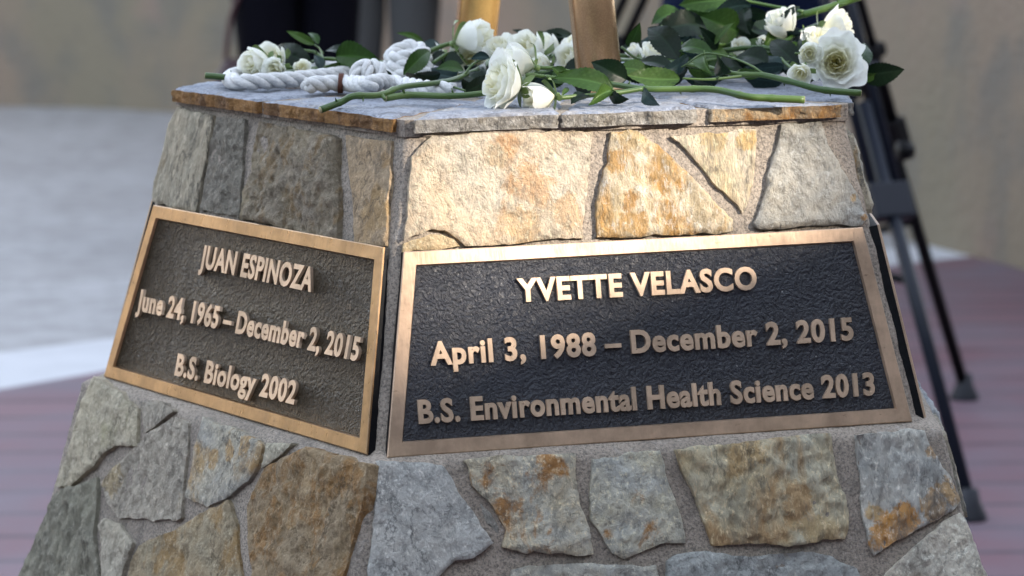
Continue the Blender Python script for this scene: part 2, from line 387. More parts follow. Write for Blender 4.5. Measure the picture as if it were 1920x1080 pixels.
LEFT_LO = [
 ('pale grey stone at the upper left of the lower wall', [(172,707),(218,732),(254,764),(252,835),(211,836),(190,852),(169,877),(130,911),(98,912),(123,849),(151,753)],
  dict(a=(.37,.37,.31),b=(.33,.335,.30),rust=(.34,.31,.2),amt=.25,off=10), dict(relief=.0014)),
 ('small grey triangular stone under the left plaque', [(261,753),(300,753),(321,771),(296,792),(268,810),(264,781)],
  dict(a=(.26,.27,.26),b=(.29,.29,.27),rust=GREEN,amt=.1,off=11), dict(relief=.0014)),
 ('grey stone with a tan left side', [(321,781),(349,792),(351,820),(342,877),(335,973),(282,974),(218,969),(197,944),(185,905),(204,884),(232,856),(268,817)],
  dict(a=(.27,.275,.265),b=(.31,.31,.29),rust=(.34,.27,.16),amt=.1,off=12.4,rscale=9,px=((210,900,40,(.34,.27,.16)),)), dict(relief=.0028, freq=45, aniso=(1.6,.8))),
 ('blue grey stone crossed by an ochre band', [(378,781),(410,796),(445,806),(491,831),(484,866),(463,902),(420,934),(385,948),(344,930),(353,898),(360,842)],
  dict(a=(.28,.31,.33),b=(.33,.34,.31),rust=(.36,.24,.11),amt=.4,off=13,rscale=14,px=((460,835,22,(.36,.24,.11)),(430,845,20,(.36,.24,.11)),(400,858,20,(.36,.24,.11)),(372,872,20,(.36,.25,.12)))), dict(relief=.0015)),
 ('tiny grey stone left of the large brown one', [(498,829),(544,831),(526,852),(487,877)],
  dict(a=(.32,.34,.31),b=(.34,.34,.3),rust=GREEN,amt=.1,off=14), dict(relief=.001)),
 ('large rust brown stone next to the corner mortar', [(572,836),(622,852),(684,868),(679,927),(661,994),(647,1054),(632,1110),(476,1110),(461,1019),(459,948),(477,912),(491,877),(533,856)],
  dict(a=(.25,.20,.125),b=(.22,.19,.14),rust=(.24,.135,.05),amt=.5,off=15,rscale=36,dark=.7), dict(relief=.0024, freq=60)),
 ('dark grey green ribbed stone at the lower left', [(176,895),(176,948),(172,1001),(183,1080),(186,1115),(20,1115),(40,1062),(66,1000),(100,925),(110,917),(150,907)],
  dict(a=(.21,.225,.20),b=(.17,.18,.165),rust=(.2,.2,.15),amt=.2,off=16,rot=-.5,streak=.4), dict(relief=.0036, freq=40, aniso=(1.8,.7))),
 ('small pale grey pointed stone', [(193,971),(218,983),(245,1015),(232,1054),(224,1080),(215,1115),(190,1115),(186,1019),(181,983)],
  dict(a=(.34,.345,.31),b=(.31,.32,.3),rust=GREEN,amt=.1,off=17), dict(relief=.0016)),
 ('olive brown stone at the lower left', [(424,937),(438,983),(445,1054),(452,1115),(228,1115),(240,1054),(257,1022),(321,994),(374,962)],
  dict(a=(.27,.235,.165),b=(.24,.235,.19),rust=(.27,.18,.08),amt=.45,off=18,rscale=22), dict(relief=.0018)),
]
FRONT_LO = [
 ('smooth blue grey stone beside the corner mortar', [(712,865),(827,868),(840,883),(853,910),(887,960),(928,1020),(907,1033),(887,1047),(853,1050),(840,1063),(823,1080),(795,1115),(683,1115),(690,1080),(702,980)],
  dict(a=(.33,.36,.385),b=(.38,.40,.41),rust=(.33,.33,.29),amt=.16,off=19,rscale=12), dict(relief=.0010)),
 ('cream grey stone with rust blotches under the front plaque', [(870,863),(940,855),(1080,848),(1082,883),(1090,947),(1107,987),(1113,1040),(1083,1043),(1007,1033),(990,1037),(942,1025),(950,993),(930,957),(887,907),(880,877)],
  dict(a=(.36,.38,.37),b=(.41,.37,.27),rust=(.33,.17,.06),amt=.33,off=20,rscale=34), dict(relief=.0018, ledge=.0007)),
 ('pale blue grey stone with scattered rust spots', [(1113,860),(1173,850),(1240,845),(1245,880),(1260,920),(1280,973),(1288,1020),(1240,1019),(1173,1048),(1150,1040),(1133,1010),(1110,973),(1107,933)],
  dict(a=(.35,.38,.39),b=(.39,.38,.30),rust=(.33,.18,.07),amt=.25,off=21,rscale=38), dict(relief=.0018, ledge=.0008)),
 ('broad yellow grey stone in the middle of the lower row', [(1267,842),(1373,830),(1473,818),(1560,810),(1568,863),(1573,903),(1587,927),(1592,967),(1588,1010),(1540,1013),(1487,1025),(1440,1018),(1337,1023),(1320,980),(1307,933),(1280,880)],
  dict(a=(.37,.38,.33),b=(.38,.33,.22),rust=(.33,.22,.11),amt=.42,off=22,rscale=18,rot=.8,streak=.5,px=((1400,850,40,(.36,.25,.12)),(1500,940,40,(.36,.24,.12)),(1540,1000,40,(.37,.28,.15)))), dict(relief=.0030, ledge=.0008, freq=42)),
 ('grey stone with an orange stained lower edge', [(1607,817),(1687,807),(1733,805),(1747,840),(1780,890),(1803,940),(1787,960),(1740,983),(1690,1010),(1640,1042),(1628,1013),(1620,967),(1617,913),(1608,847)],
  dict(a=(.33,.36,.38),b=(.40,.41,.40),rust=(.42,.22,.07),amt=.15,off=23.6,rscale=11,streak=.6,px=((1660,1000,40,(.46,.23,.06)),(1700,975,36,(.46,.23,.06)),(1750,950,34,(.40,.25,.11)),(1790,925,26,(.38,.25,.12)),(1640,960,20,(.50,.36,.18)),(1745,845,14,(.42,.25,.1)))), dict(relief=.0034, freq=50, aniso=(1.5,.7))),
 ('white grey stone at the lower right corner', [(1803,960),(1820,993),(1850,1073),(1864,1115),(1640,1115),(1663,1077),(1697,1047),(1740,1007),(1773,975)],
  dict(a=(.46,.47,.45),b=(.52,.51,.46),rust=(.42,.38,.28),amt=.2,off=24), dict(relief=.0024)),
 ('grey blue stone in the bottom row', [(955,1115),(960,1072),(987,1063),(1063,1055),(1140,1058),(1235,1063),(1240,1115)],
  dict(a=(.31,.34,.36),b=(.35,.35,.31),rust=TAN,amt=.25,off=25), dict(relief=.0018)),
 ('rounded blue grey stone in the bottom row', [(1250,1115),(1250,1052),(1275,1038),(1323,1033),(1407,1043),(1523,1033),(1557,1043),(1607,1063),(1630,1115)],
  dict(a=(.30,.34,.37),b=(.24,.26,.27),rust=(.36,.30,.2),amt=.22,off=26), dict(relief=.0026)),
 ('sunken grey stone between two larger ones', [(889,922),(905,935),(928,965),(944,992),(934,1008),(915,985),(895,950)],
  dict(a=(.27,.28,.28),b=(.23,.23,.22),rust=TAN,amt=.1,off=27), dict(relief=.001, sunk=.006)),
]
sid = 1
for fi, top, dep, lst in ((0, UP_T, .014, FRONT_UP), (-1, UP_T, .014, LEFT_UP), (-1, LO_T, .014, LEFT_LO), (0, LO_T, .014, FRONT_LO)):
    f = FACES[fi]
    for lab, px, mk, gk in lst:
        gk = dict(gk); tp = top-gk.pop('sunk', 0)
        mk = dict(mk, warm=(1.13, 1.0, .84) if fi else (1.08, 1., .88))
        sp = [(f.O+f.U*f.uv(x, y, tp)[0]+f.V*f.uv(x, y, tp)[1]+f.n*tp, r_*pxm(-.25), c_) for x, y, r_, c_ in mk.pop('px', ())]; mk['spots'] = sp
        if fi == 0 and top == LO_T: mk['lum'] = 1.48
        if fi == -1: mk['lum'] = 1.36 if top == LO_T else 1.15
        o = make_stone('facing_stone', f, [f.uv(x, y, tp) for x, y in px], [sm(**mk)], ped, top=tp, depth=dep, seed=sid, **gk)
        o['label'] = lab; sid += 1
# plain coursed stones on the three faces turned away, and low on all faces
gen = [sm(GREY, CREAM, OCHRE, amt=.35, off=31), sm(BLUE, GREY, TAN, amt=.25, off=32), sm(TAN, GREEN, RUST, amt=.45, off=33), sm((.46,.45,.42), BLUE, TAN, amt=.2, off=34)]
def courses(i, v0, v1, top, seed):
    global sid
    f = FACES[i]; r = random.Random(seed); v = v0
    while v < v1-.05:
        hgt = min(r.uniform(.11, .15), v1-v)
        if v1-(v+hgt) < .06: hgt = v1-v
        h = min(f.hw(v), f.hw(v+hgt)); u = -h+.006
        hb, ht = f.hw(v), f.hw(v+hgt); n = r.randint(3, 4)
        cuts = [-1]+sorted((k+r.uniform(-.25, .25))*2/n-1 for k in range(1, n))+[1]
        for a, b in zip(cuts, cuts[1:]):
            g = .007; q = lambda s, hh, e: s*(hh-.003)+e
            j = lambda: r.uniform(-.009, .009)
            poly = [(q(a, hb, g), v+g), ((q(a, hb, g)+q(b, hb, -g))/2+j(), v+g+j()*.5), (q(b, hb, -g), v+g), (q((b), (hb+ht)/2, -g)+(0 if b == 1 else j()), v+hgt/2), (q(b, ht, -g), v+hgt-g), ((q(a, ht, g)+q(b, ht, -g))/2+j(), v+hgt-g), (q(a, ht, g), v+hgt-g), (q(a, (hb+ht)/2, g)+(0 if a == -1 else j()), v+hgt/2)]
            make_stone('facing_stone', f, poly, [gen[r.randrange(4)]], ped, top=top, depth=.014, seed=200+sid, step=.006, relief=.002); sid += 1
        v += hgt
vt = (ZSB-.012-Z0)/FACES[0].V.z; vb = (ZP1-.012-Z0)/FACES[0].V.z
for i in (1, 2, 3):
    courses(i, .004, vt, UP_T, i); courses(i, -Z0/FACES[0].V.z, vb, LO_T, 20+i)
lowv = FACES[0].uv(1200, 1125, LO_T)[1]
for i in (-1, 0): courses(i, -Z0/FACES[0].V.z, lowv if i == 0 else FACES[-1].uv(300, 1125, LO_T)[1], LO_T, 30+i)

# cap ------------------------------------------------------------------
def cnr(i, a): 
    th = TH0+(i-.5)*AL; r = a/math.cos(AL/2); return np.array((r*math.sin(th), -r*math.cos(th)))
cm = MB(); a_ = ASL-.006
low = [Vector((*cnr(i, a_), ZSB-.004)) for i in range(5)]; hi = [Vector((*cnr(i, a_), ZTOP-.0025)) for i in range(5)]
cm.add(low+hi, [(k, (k+1) % 5, 5+(k+1) % 5, 5+k) for k in range(5)]+[tuple(range(5, 10)), tuple(range(4, -1, -1))])
co = cm.build('cap_mortar', M_MORTAR, ped, False)
def slate(off, lum=1.): return stone_mat('slate_top', (.36,.38,.43), (.30,.33,.39), (.44,.42,.40), amt=.32, rscale=18, off=off, streak=1, bumpd=.0018, lum=lum, dark=.7)
side_rust = stone_mat('rusty_split_edge', (.42,.23,.08), (.30,.15,.05), (.16,.08,.03), amt=.45, rscale=30, off=3, streak=1.2)
side_gold = stone_mat('golden_split_edge', (.50,.42,.30), (.44,.27,.10), (.34,.17,.05), amt=.5, rscale=30, off=5, streak=1.1)
side_grey = stone_mat('grey_split_edge', (.34,.32,.28), (.40,.38,.34), (.28,.25,.2), amt=.35, rscale=30, off=7, streak=1.2)
def edge_pt(i, px):      # the point on cap edge i (from corner i to i+1) seen at photo column px
    a, b = cnr(i, ASL), cnr(i+1, ASL); best = min((abs(960+FPX*((Vector((*(a+(b-a)*t/200), ZTOP))-CAM).dot(RT2))/((Vector((*(a+(b-a)*t/200), ZTOP))-CAM).dot(FW))-px), t/200) for t in range(201))
    return a+(b-a)*best[1]
inn = [cnr(i, ASL*.42) for i in range(5)]
C = {i: cnr(i, ASL) for i in range(-1, 5)}
def tow(p, q, d): v = q-p; return p+v/np.hypot(*v)*d
lw = edge_pt(-1, 487); f1 = edge_pt(0, 1046); f2 = edge_pt(0, 1312)
caps = [
 ('cap stone with a rusty front edge at the left corner', [tow(C[-1], C[0], .006), tow(lw, C[-1], .003), inn[-1]*.9+inn[0]*.35, inn[-1], ], side_rust, 41),
 ('cap stone with a rusty front edge, right of the left corner one', [tow(lw, C[0], .003), tow(C[0], C[-1], .012), inn[0]*1.1, inn[-1]*.55+inn[0]*.6], side_rust, 42),
 ('grey cap stone at the front corner', [tow(C[0], C[1], .010), tow(f1, C[0], .001), inn[0]*.62+inn[1]*.45, inn[0]*1.06], side_grey, 43),
 ('grey cap stone in the middle of the front edge', [tow(f1, C[1], .003), tow(f2, C[0], .001), inn[1]*.85+inn[0]*.2, inn[0]*.5+inn[1]*.55], side_grey, 44),
 ('cap stone with a golden orange front edge', [tow(f2, C[1], .008), tow(C[1], C[0], .011), inn[1]*1.05, inn[1]*.85+inn[0]*.13], side_gold, 45),
 (None, [tow(C[1], C[2], .01), tow(C[2], C[1], .004), inn[2], inn[1]], side_grey, 46),
 (None, [tow(C[2], C[3], .004), tow(C[3], C[2], .004), inn[3], inn[2]], side_grey, 47),
 (None, [tow(C[3], C[-1], .004), tow(C[-1], C[3], .008), inn[-1], inn[3]], side_rust, 48),
 (None, [q*.94 for q in inn], side_grey, 49)]
for lab, poly, sm_, sd_ in caps:
    cen = sum(poly)/len(poly); 
    poly = [tuple(p+(cen-p)/np.hypot(*(cen-p))*(.0015)) for p in poly]
    o = make_stone('cap_stone', TopPlane, poly, [slate(sd_), sm_], ped, top=0., depth=.0135, seed=sd_, relief=.0012, ledge=.0006, rag=.0042, rim=.16, edge=.004, freq=30, jag=.0030, step=.0035)
    if lab: o['label'] = lab

# plaques ---------------------------------------------------------------
def plaque(i, corners, mats, lines, label):
    """corners tl,tr,br,bl in face (u,v) at the front of the frame"""
    f = FACES[i]; fr_m, fld_m, let_m = mats; T = .0125; off = .006; bw = .0117
    c = [np.array(q) for q in corners]; cen = sum(c)/4
    W = lambda q, h: f.O+f.U*q[0]+f.V*q[1]+f.n*h
    # inner outline by offsetting the four sides
    def inset(c, d):
        out = []
        for k in range(4):
            p0, p1, p2 = c[k-1], c[k], c[(k+1) % 4]
            def line(a, b):
                t = (b-a)/np.hypot(*(b-a)); nn = np.array((-t[1], t[0]))
                if (cen-a)@nn < 0: nn = -nn
                return a+nn*d, t
            a, ta = line(p0, p1); b, tb_ = line(p1, p2)
            s = np.linalg.solve(np.array([ta, -tb_]).T, b-a); out.append(a+ta*s[0])
        return out
    mb = MB(); o0 = c; o1 = inset(c, .0008); i0 = inset(c, bw); i1 = inset(c, bw+.0012)
    # slab body (black sides)
    mb.add([W(q, off-T) for q in o0]+[W(q, off-.0022) for q in o0], [(k, 4+k, 4+(k+1) % 4, (k+1) % 4) for k in range(4)]+[(0, 1, 2, 3)])
    body = mb.build('plaque', M_SIDE, ped, False); body['label'] = label
    mb = MB()
    rings = [[W(q, off-.0022) for q in o0], [W(q, off-.0006) for q in o0], [W(q, off) for q in o1], [W(q, off) for q in i0], [W(q, off-.003) for q in i1]]
    v = sum(rings, []); fc = [(r*4+k, r*4+(k+1) % 4, (r+1)*4+(k+1) % 4, (r+1)*4+k) for r in range(4) for k in range(4)]
    mb.add(v, [q[::-1] for q in fc]); mb.build('frame', fr_m, body, False)
    # field: fine grid
    nx, ny = 110, 60; P = []
    for a in range(ny+1):
        for b in range(nx+1):
            s, t = b/nx, a/ny; q = (i1[0]*(1-s)+i1[1]*s)*(1-t)+(i1[3]*(1-s)+i1[2]*s)*t; P.append(q)
    P = np.array(P); h = fbm(np.c_[P*90, P[:, :1]*0], 60+i, 3)*.0003
    verts = [W(P[k], off-.0024+h[k]) for k in range(len(P))]
    faces = [(a*(nx+1)+b, (a+1)*(nx+1)+b, (a+1)*(nx+1)+b+1, a*(nx+1)+b+1) for a in range(ny) for b in range(nx)]
    mesh_obj('textured_field', verts, faces, fld_m, body)
    for txt, s, e, cap in lines:
        cu = bpy.data.curves.new('lettering', 'FONT'); cu.body = txt; cu.size = 1; cu.extrude = 1; cu.offset = .034; cu.resolution_u = 4
        cu.space_character = 1.08
        to = bpy.data.objects.new('lettering', cu); COL.objects.link(to); bpy.context.view_layer.update()
        me = bpy.data.meshes.new_from_object(to.evaluated_get(bpy.context.evaluated_depsgraph_get()))
        bpy.data.objects.remove(to)
        co_ = np.array([v.co for v in me.vertices]); x0, x1 = co_[:, 0].min(), co_[:, 0].max()
        s = np.array(f.uv(*s, off)); e = np.array(f.uv(*e, off)); Lg = np.hypot(*(e-s)); dx = (e-s)/Lg; dy = np.array((-dx[1], dx[0]))
        caph = .729  # capital height of the built-in face at size 1
        k = cap*pxm(f.O.y)/f.V.z/caph
        for vv, q in zip(me.vertices, co_):
            p = s+dx*((q[0]-x0)/(x1-x0)*Lg)+dy*(q[1]*k)
            vv.co = W(p, off+.0006 if q[2] > 0 else off-.0034)
        me.name = 'lettering'; me.materials.clear(); me.materials.append(let_m)
        lo = bpy.data.objects.new('lettering', me); COL.objects.link(lo); lo.parent = body
        bv = lo.modifiers.new('bevel', 'BEVEL'); bv.width = .0004; bv.segments = 1; bv.limit_method = 'ANGLE'; bv.angle_limit = R(50)
        lo['label'] = 'raised bronze lettering, one line of the inscription'
    return body
fF, fL = FACES[0], FACES[-1]
plaque(0, [fF.uv(757, 472, .006), fF.uv(1618, 426, .006), fF.uv(1711, 790, .006), fF.uv(726, 858, .006)], (M_BRONZE_F, M_FIELD_F, M_LETTER),
       [('YVETTE VELASCO', (971, 565), (1420, 541), 42), ('April 3, 1988 \u2013 December 2, 2015', (807, 684), (1601, 636), 42),
        ('B.S. Environmental Health Science 2013', (786, 793), (1641, 739), 42)], 'dark blue black front plaque in a brushed bronze frame')
plaque(-1, [fL.uv(287, 384, .006), fL.uv(718, 463, .006), fL.uv(686, 852, .006), fL.uv(194, 706, .006)], (M_BRONZE_L, M_FIELD_L, M_LETTER),
       [('JUAN ESPINOZA', (374, 500), (584, 546), 43), ('June 24, 1965 \u2013 December 2, 2015', (256, 580), (671, 676), 41),
        ('B.S. Biology 2002', (328, 702), (552, 757), 41)], 'golden bronze left plaque with a pebbled dark field')
for i in (1, 2, 3):
    vb_ = (ZP1-Z0)/fF.V.z; q = [(-(fF.hw(0)-.004), 0), (fF.hw(0)-.008, 0), (fF.hw(vb_)-.008, vb_), (-(fF.hw(vb_)-.004), vb_)]
    plaque(i, q, (M_BRONZE_F, M_FIELD_F, M_LETTER), [], 'plaque seen edge on, only its black side shows' if i == 1 else 'plaque on a side turned away')

# poles -----------------------------------------------------------------
def pole_mat(name, c):
    s = NT(name); n = s.noise(900, 2, .5)
    s.color(s.mix(s.ramp(n, [(.45, 0.), (.62, .5)]), c, tuple(min(1, x*1.5) for x in c))); s.set(Metallic=.6, Roughness=.27)
    s.bump(s.noise(700, 3, .6), .0004, .6); return s.m
M_POLE = pole_mat('bronze_paint', (.46,.28,.15)); M_POLE2 = pole_mat('gold_paint', (.52,.32,.10))
M_RIB = pole_mat('lit_rib_paint', (.62,.43,.27))  # lighter rib colour stands in for the bright lit rim
def pole(bx, by, yb, tx, ty, dy, w_, mat, lab, fin):
    b = at(bx, by, z=ZTOP) if yb is None else at(bx, by, y=yb); t = at(tx, ty, y=b.y+dy)
    d = (t-b).normalized(); top = b+d*1.25; b0 = b-d*.02
    mb = MB(); n = 40; r = w_*pxm(b.y)/2
    mb.tube([b0+(top-b0)*k/12 for k in range(13)], r, 40); o = mb.build('sculpture_leg', mat, ped); o['label'] = lab
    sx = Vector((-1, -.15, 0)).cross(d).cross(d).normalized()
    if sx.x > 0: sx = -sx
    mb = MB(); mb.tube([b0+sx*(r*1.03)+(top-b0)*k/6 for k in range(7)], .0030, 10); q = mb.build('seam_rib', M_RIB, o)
    mb = MB(); mb.tube([b+d*.0-d*.004, b+d*.002], [r*1.35, r*1.3], 40); mb.build('foot_plate', mat, o)
pole(1130, 172, None, 1112, 0, .012, 80, M_POLE, 'brown bronze leg of the sculpture, front one', True)
pole(890, 112, None, 901, 0, -.012, 74, M_POLE2, 'gold leg of the sculpture at the back', True)

# ================================================================== SETTING
def ground_mats():
    s = NT('plaza_concrete'); n = s.noise(1.3, 6, .6); n2 = s.noise(60, 4, .6)
    c = s.mix(s.ramp(n, [(.35, 0.), (.65, 1.)]), (.38,.38,.385), (.29,.285,.285)); c = s.mix(s.ramp(s.noise(9, 7, .75), [(.42, .7), (.54, 0.)]), c, (.20,.195,.19)); c = s.mix(s.ramp(n2, [(.4, .4), (.6, 0.)]), c, (.28,.28,.29))
    s.color(c); s.set(Roughness=.6); s.bump(n2, .004)
    b = NT('light_concrete_band'); b.color(b.mix(b.ramp(b.noise(5, 5, .6), [(.3, 0.), (.7, 1.)]), (.50,.51,.53), (.43,.44,.46))); b.set(Roughness=.8)
    k = NT('red_pavers'); br = k.n('ShaderNodeTexBrick'); br.offset = .5
    k.l(k.mapped(), br.inputs['Vector']); br.inputs['Scale'].default_value = 1; br.inputs['Brick Width'].default_value = 3.1; br.inputs['Row Height'].default_value = .19
    br.inputs['Mortar Size'].default_value = .012; br.inputs['Mortar Smooth'].default_value = .3
    br.inputs['Color1'].default_value = (.135,.068,.085, 1); br.inputs['Color2'].default_value = (.155,.088,.105, 1); br.inputs['Mortar'].default_value = (.04,.03,.04, 1)
    c = k.mix(k.ramp(k.noise(2.2, 5, .6), [(.4, 0.), (.65, .8)]), br.outputs[0], (.125,.105,.13)); k.color(c); k.set(Roughness=.6); k.bump(br.outputs[1], .004, -1)
    return s.m, b.m, k.m
M_CON, M_BAND, M_BRICK = ground_mats()
def struct(o): o['kind'] = 'structure'; return o
def sheet(name, pts, z, mat):
    return struct(mesh_obj(name, [(p[0], p[1], z) for p in pts], [tuple(range(len(pts)))], mat, None, False))
sheet('ground', [(-120, -120), (120, -120), (120, 120), (-120, 120)], 0, M_CON)
bl = [at(-1500, 985, z=0), at(0, 733, z=0), at(190, 700, z=0), at(900, 600, z=0), at(1740, 492, z=0), at(2600, 400, z=0)]
def xy(p): return (p.x, p.y)
sheet('brick_paving', [(-14, -9), (14, -9), (14, bl[-1].y)]+[xy(p) for p in reversed(bl)]+[(-14, bl[0].y)], .004, M_BRICK)
far = [at(-1500, 880, z=0), at(0, 664, z=0), at(190, 640, z=0), at(900, 555, z=0), at(1740, 462, z=0), at(2600, 380, z=0)]
sheet('light_concrete_strip', [xy(p) for p in bl]+[xy(p) for p in reversed(far)], .004, M_BAND)

def wall_mat():
    s = NT('weathered_plaster'); n = s.noise(.9, 5, .55, s.mapped((1, 1, .45))); n2 = s.noise(3.5, 5, .6, s.mapped((1, 1, .7)))
    c = s.mix(s.ramp(n, [(.38, 0.), (.62, 1.)]), (.27,.20,.15), (.22,.19,.135)); c = s.mix(s.ramp(n2, [(.50, 0.), (.66, .7)]), c, (.16,.15,.13))
    c = s.mix(s.ramp(s.noise(2.1, 3, .5), [(.6, 0.), (.72, .5)]), c, (.30,.21,.17))
    s.color(c); s.set(Roughness=.9); s.bump(s.noise(30, 5, .6), .01); return s.m
M_WALL = wall_mat()
wp = spline([at(x, y, z=0) for x, y in ((-900, 196), (0, 200), (300, 210), (800, 255), (1300, 335), (1740, 462), (1930, 512), (2300, 640))], 8)
mb = MB(); n = len(wp)
T = [(wp[min(i+1, n-1)]-wp[max(i-1, 0)]).normalized() for i in range(n)]; Nn = [Vector((-t.y, t.x, 0)) for t in T]
sec = [(0, -.02), (0, 2.9), (-.04, 2.9), (-.04, 3.05), (.34, 3.05), (.34, 2.9), (.30, 2.9), (.30, -.02)]
mb.add([wp[i]+Nn[i]*o+Vector((0, 0, z)) for i in range(n) for o, z in sec], [(i*8+k, i*8+(k+1) % 8, (i+1)*8+(k+1) % 8, (i+1)*8+k) for i in range(n-1) for k in range(8)]+[tuple(range(8)), tuple((n-1)*8+k for k in range(7, -1, -1))])
tag(mb.build('plaza_wall', M_WALL, None, False), 'long weathered taupe wall curving round the back of the plaza', 'wall')

# unseen wall and building, added to cast shade and glow on the pedestal
M_STUCCO = plain('pale_stucco', (.42,.36,.28), .9, var=.12)
M_DARKWALL = plain('dark_render', (.12,.11,.10), .9, var=.2)
SLAT = .008
M_GLASS = plain('dark_window', (.03,.035,.04), .1)
hd = Vector((math.sin(SAZ), -math.cos(SAZ), 0)); lh = Vector((math.cos(SAZ), math.sin(SAZ), 0)); DW = 7.0
Tg = at(1040, 320, y=-.28)
def wall_hit(p):      # where the ray from p to the sun crosses the shade wall: (lateral, height)
    t = (DW-p.dot(hd))/SUN.dot(hd); q = p+SUN*t; return q.dot(lh), q.z
def gridwall(name, L0, L1, H, holes, thick, mat, label, cat):
    xs = sorted({L0, L1, *[h[0] for h in holes], *[h[1] for h in holes]}); zs = sorted({0, H, *[h[2] for h in holes], *[h[3] for h in holes]})
    mb = MB(); M = Matrix((lh, hd, Vector((0, 0, 1)))).transposed().to_4x4()
    for a, b in zip(xs, xs[1:]):
        for c, d in zip(zs, zs[1:]):
            if not any(h[0] <= a and b <= h[1] and h[2] <= c and d <= h[3] for h in holes):
                mb.box((a, DW, c), (b, DW+thick, d), M)
    return tag(mb.build(name, mat, None, False), label, cat)
l1, z1 = wall_hit(at(765, 300, y=-.30)); l2, _ = wall_hit(at(1510, 330, y=-.22)); _, za = wall_hit(at(1040, 470, y=-.30)); _, zb_ = wall_hit(at(1000, 110, y=-.2))
l3, z3 = wall_hit(at(920, 40, y=.27))
OPEN = [(l1-.06, l2, za-.05, zb_), (l3-.06, l3+.10, z3-.25, z3+.15)]
scr = thing('added_shade_wall', 'unseen dark wall added to shade the plaza, two slatted openings shape the sun patches', 'wall', tuple(hd*DW))  # added out of view: blocks the sun except for the lit patches
gw = gridwall('shade_wall_panel', -14, 20, 7.6, OPEN, .06, M_DARKWALL, '', '')
gw.parent = scr; gw.matrix_parent_inverse = scr.matrix_world.inverted(); del gw['label']; del gw['category']
Ms = Matrix((lh, hd, Vector((0, 0, 1)))).transposed().to_4x4()
for h in OPEN:
    mb = MB(); k = h[2]
    while k < h[3]-.01: mb.box((h[0], DW+.02, k), (h[1], DW+.03, k+SLAT), Ms); k += .03
    mb.build('sun_dimming_slats', M_DARKWALL, scr, False)  # slats added only to weaken the sun coming through each opening
hg = []
hdg = thing('added_hedge', 'unseen tall dark greenery added behind the camera to block horizon glow', 'added_hedge', (0, -10, 0))  # added out of view to keep low sky glow off the front face
gy = np.linspace(-26, 12, 160); gz = np.linspace(0, 6.5, 30); X_, Z_ = np.meshgrid(gy, gz); Pq = np.c_[X_.ravel(), X_.ravel()*0, Z_.ravel()]
Yq = -9.5+fbm(Pq*1.2, 77, 4)*1.0-np.clip(Pq[:, 2]-5.5, 0, 9)**2*1.2
mesh_obj('foliage', np.c_[Pq[:, 0], Yq, Pq[:, 2]], [(a*160+b, a*160+b+1, a*160+161+b, a*160+160+b) for a in range(29) for b in range(159)]+[], plain('added_hedge_leaves', (.035,.06,.025), .8, bumps=(8, .2), var=.5), hdg)
hd2 = thing('added_hedge', 'unseen dark greenery added at the left for the left plaque to reflect', 'added_hedge', (-21, 0, 0))  # added out of view so the plaque reflection darkens towards its right end
P2 = np.c_[-21+fbm(Pq*1.1+50, 78, 4)*1.0-np.clip(Pq[:, 2]-5.5, 0, 9)**2*1.2, Pq[:, 0]*.62+3.2, Pq[:, 2]]
mesh_obj('foliage', P2, [(a*160+b, a*160+b+1, a*160+161+b, a*160+160+b) for a in range(29) for b in range(159)], bpy.data.materials['added_hedge_leaves'], hd2)
mb = MB(); mb.box((-26, -12.5, 0), (12, -10.9, 5.2)); mb.build('inner_mass', plain('added_hedge_core', (.02,.035,.015), .9), hdg, False)
fb = thing('added_glow_building', 'unseen pale sunlit building added far left for a warm glow in the left plaque', 'building', (-24, 22, 0))  # added out of view to give the left plaque its warm glare
mb = MB(); mb.box((-30, 12, 0), (-24, 34, 9)); mb.build('wall', M_STUCCO, fb, False)
mb = MB(); mb.box((-30.3, 11.7, 9), (-23.7, 34.3, 9.4)); mb.build('roof', M_STUCCO, fb, False)
for k in range(6):
    for lv in (1.2, 5.2):
        mb = MB(); mb.box((-24.02, 14+k*3.3, lv), (-23.96, 15.6+k*3.3, lv+2)); mb.build('window', M_GLASS, fb, False)

# ================================================================== ROPE
M_ROPE = None
def rope_mat():
    s = NT('white_nylon_rope'); n = s.noise(500, 3, .6, s.mapped((1, 1, 1)))
    s.color(s.mix(s.ramp(s.noise(120, 4, .6), [(.35, 0.), (.7, 1.)]), (.70,.70,.68), (.56,.57,.57))); s.set(Roughness=.45)
    s.b.inputs['Subsurface Weight'].default_value = .15; s.b.inputs['Subsurface Radius'].default_value = (.004,.004,.004); s.b.inputs['Subsurface Scale'].default_value = 1
    s.bump(n, .0016, 1.); return s.m
M_ROPE = rope_mat()
def resample(pts, step):
    P = [Vector(p) for p in pts]; out = [P[0]]; acc = 0
    for a, b in zip(P, P[1:]):
        L = (b-a).length
        while acc+L >= step:
            a = a+(b-a)*((step-acc)/L); L = (b-a).length; out.append(a.copy()); acc = 0
        acc += L
    return out
def twisted(mb, ctrl, r, pitch=6.0, phase=0):
    c = resample(spline(ctrl, 24), r*.28); k = len(c)
    T = [(c[min(i+1, k-1)]-c[max(i-1, 0)]).normalized() for i in range(k)]
    for st in range(3):
        N = T[0].orthogonal().normalized(); pts = []
        for i in range(k):
            N = (N-T[i]*N.dot(T[i])).normalized(); B = T[i].cross(N)
            a = phase+2*math.pi*(st/3+i*.28/pitch)
            sh = 1-.35*max(0, 1-i/3, 1-(k-1-i)/3)
            pts.append(c[i]+(N*math.cos(a)+B*math.sin(a))*r*.50*sh)
        mb.tube(pts, r*.56, 10)
RR = .0077
Z = ZTOP+.0015
def on(px, py, lift=0.):     # point where a round thing of height lift*2 rests on the cap: the pixel is its centre line
    return at(px, py, z=Z+lift)
rope = thing('rope', 'thick white twisted nylon rope, coiled and knotted at the left of the cap', 'rope', tuple(on(640, 150)))
mb = MB()
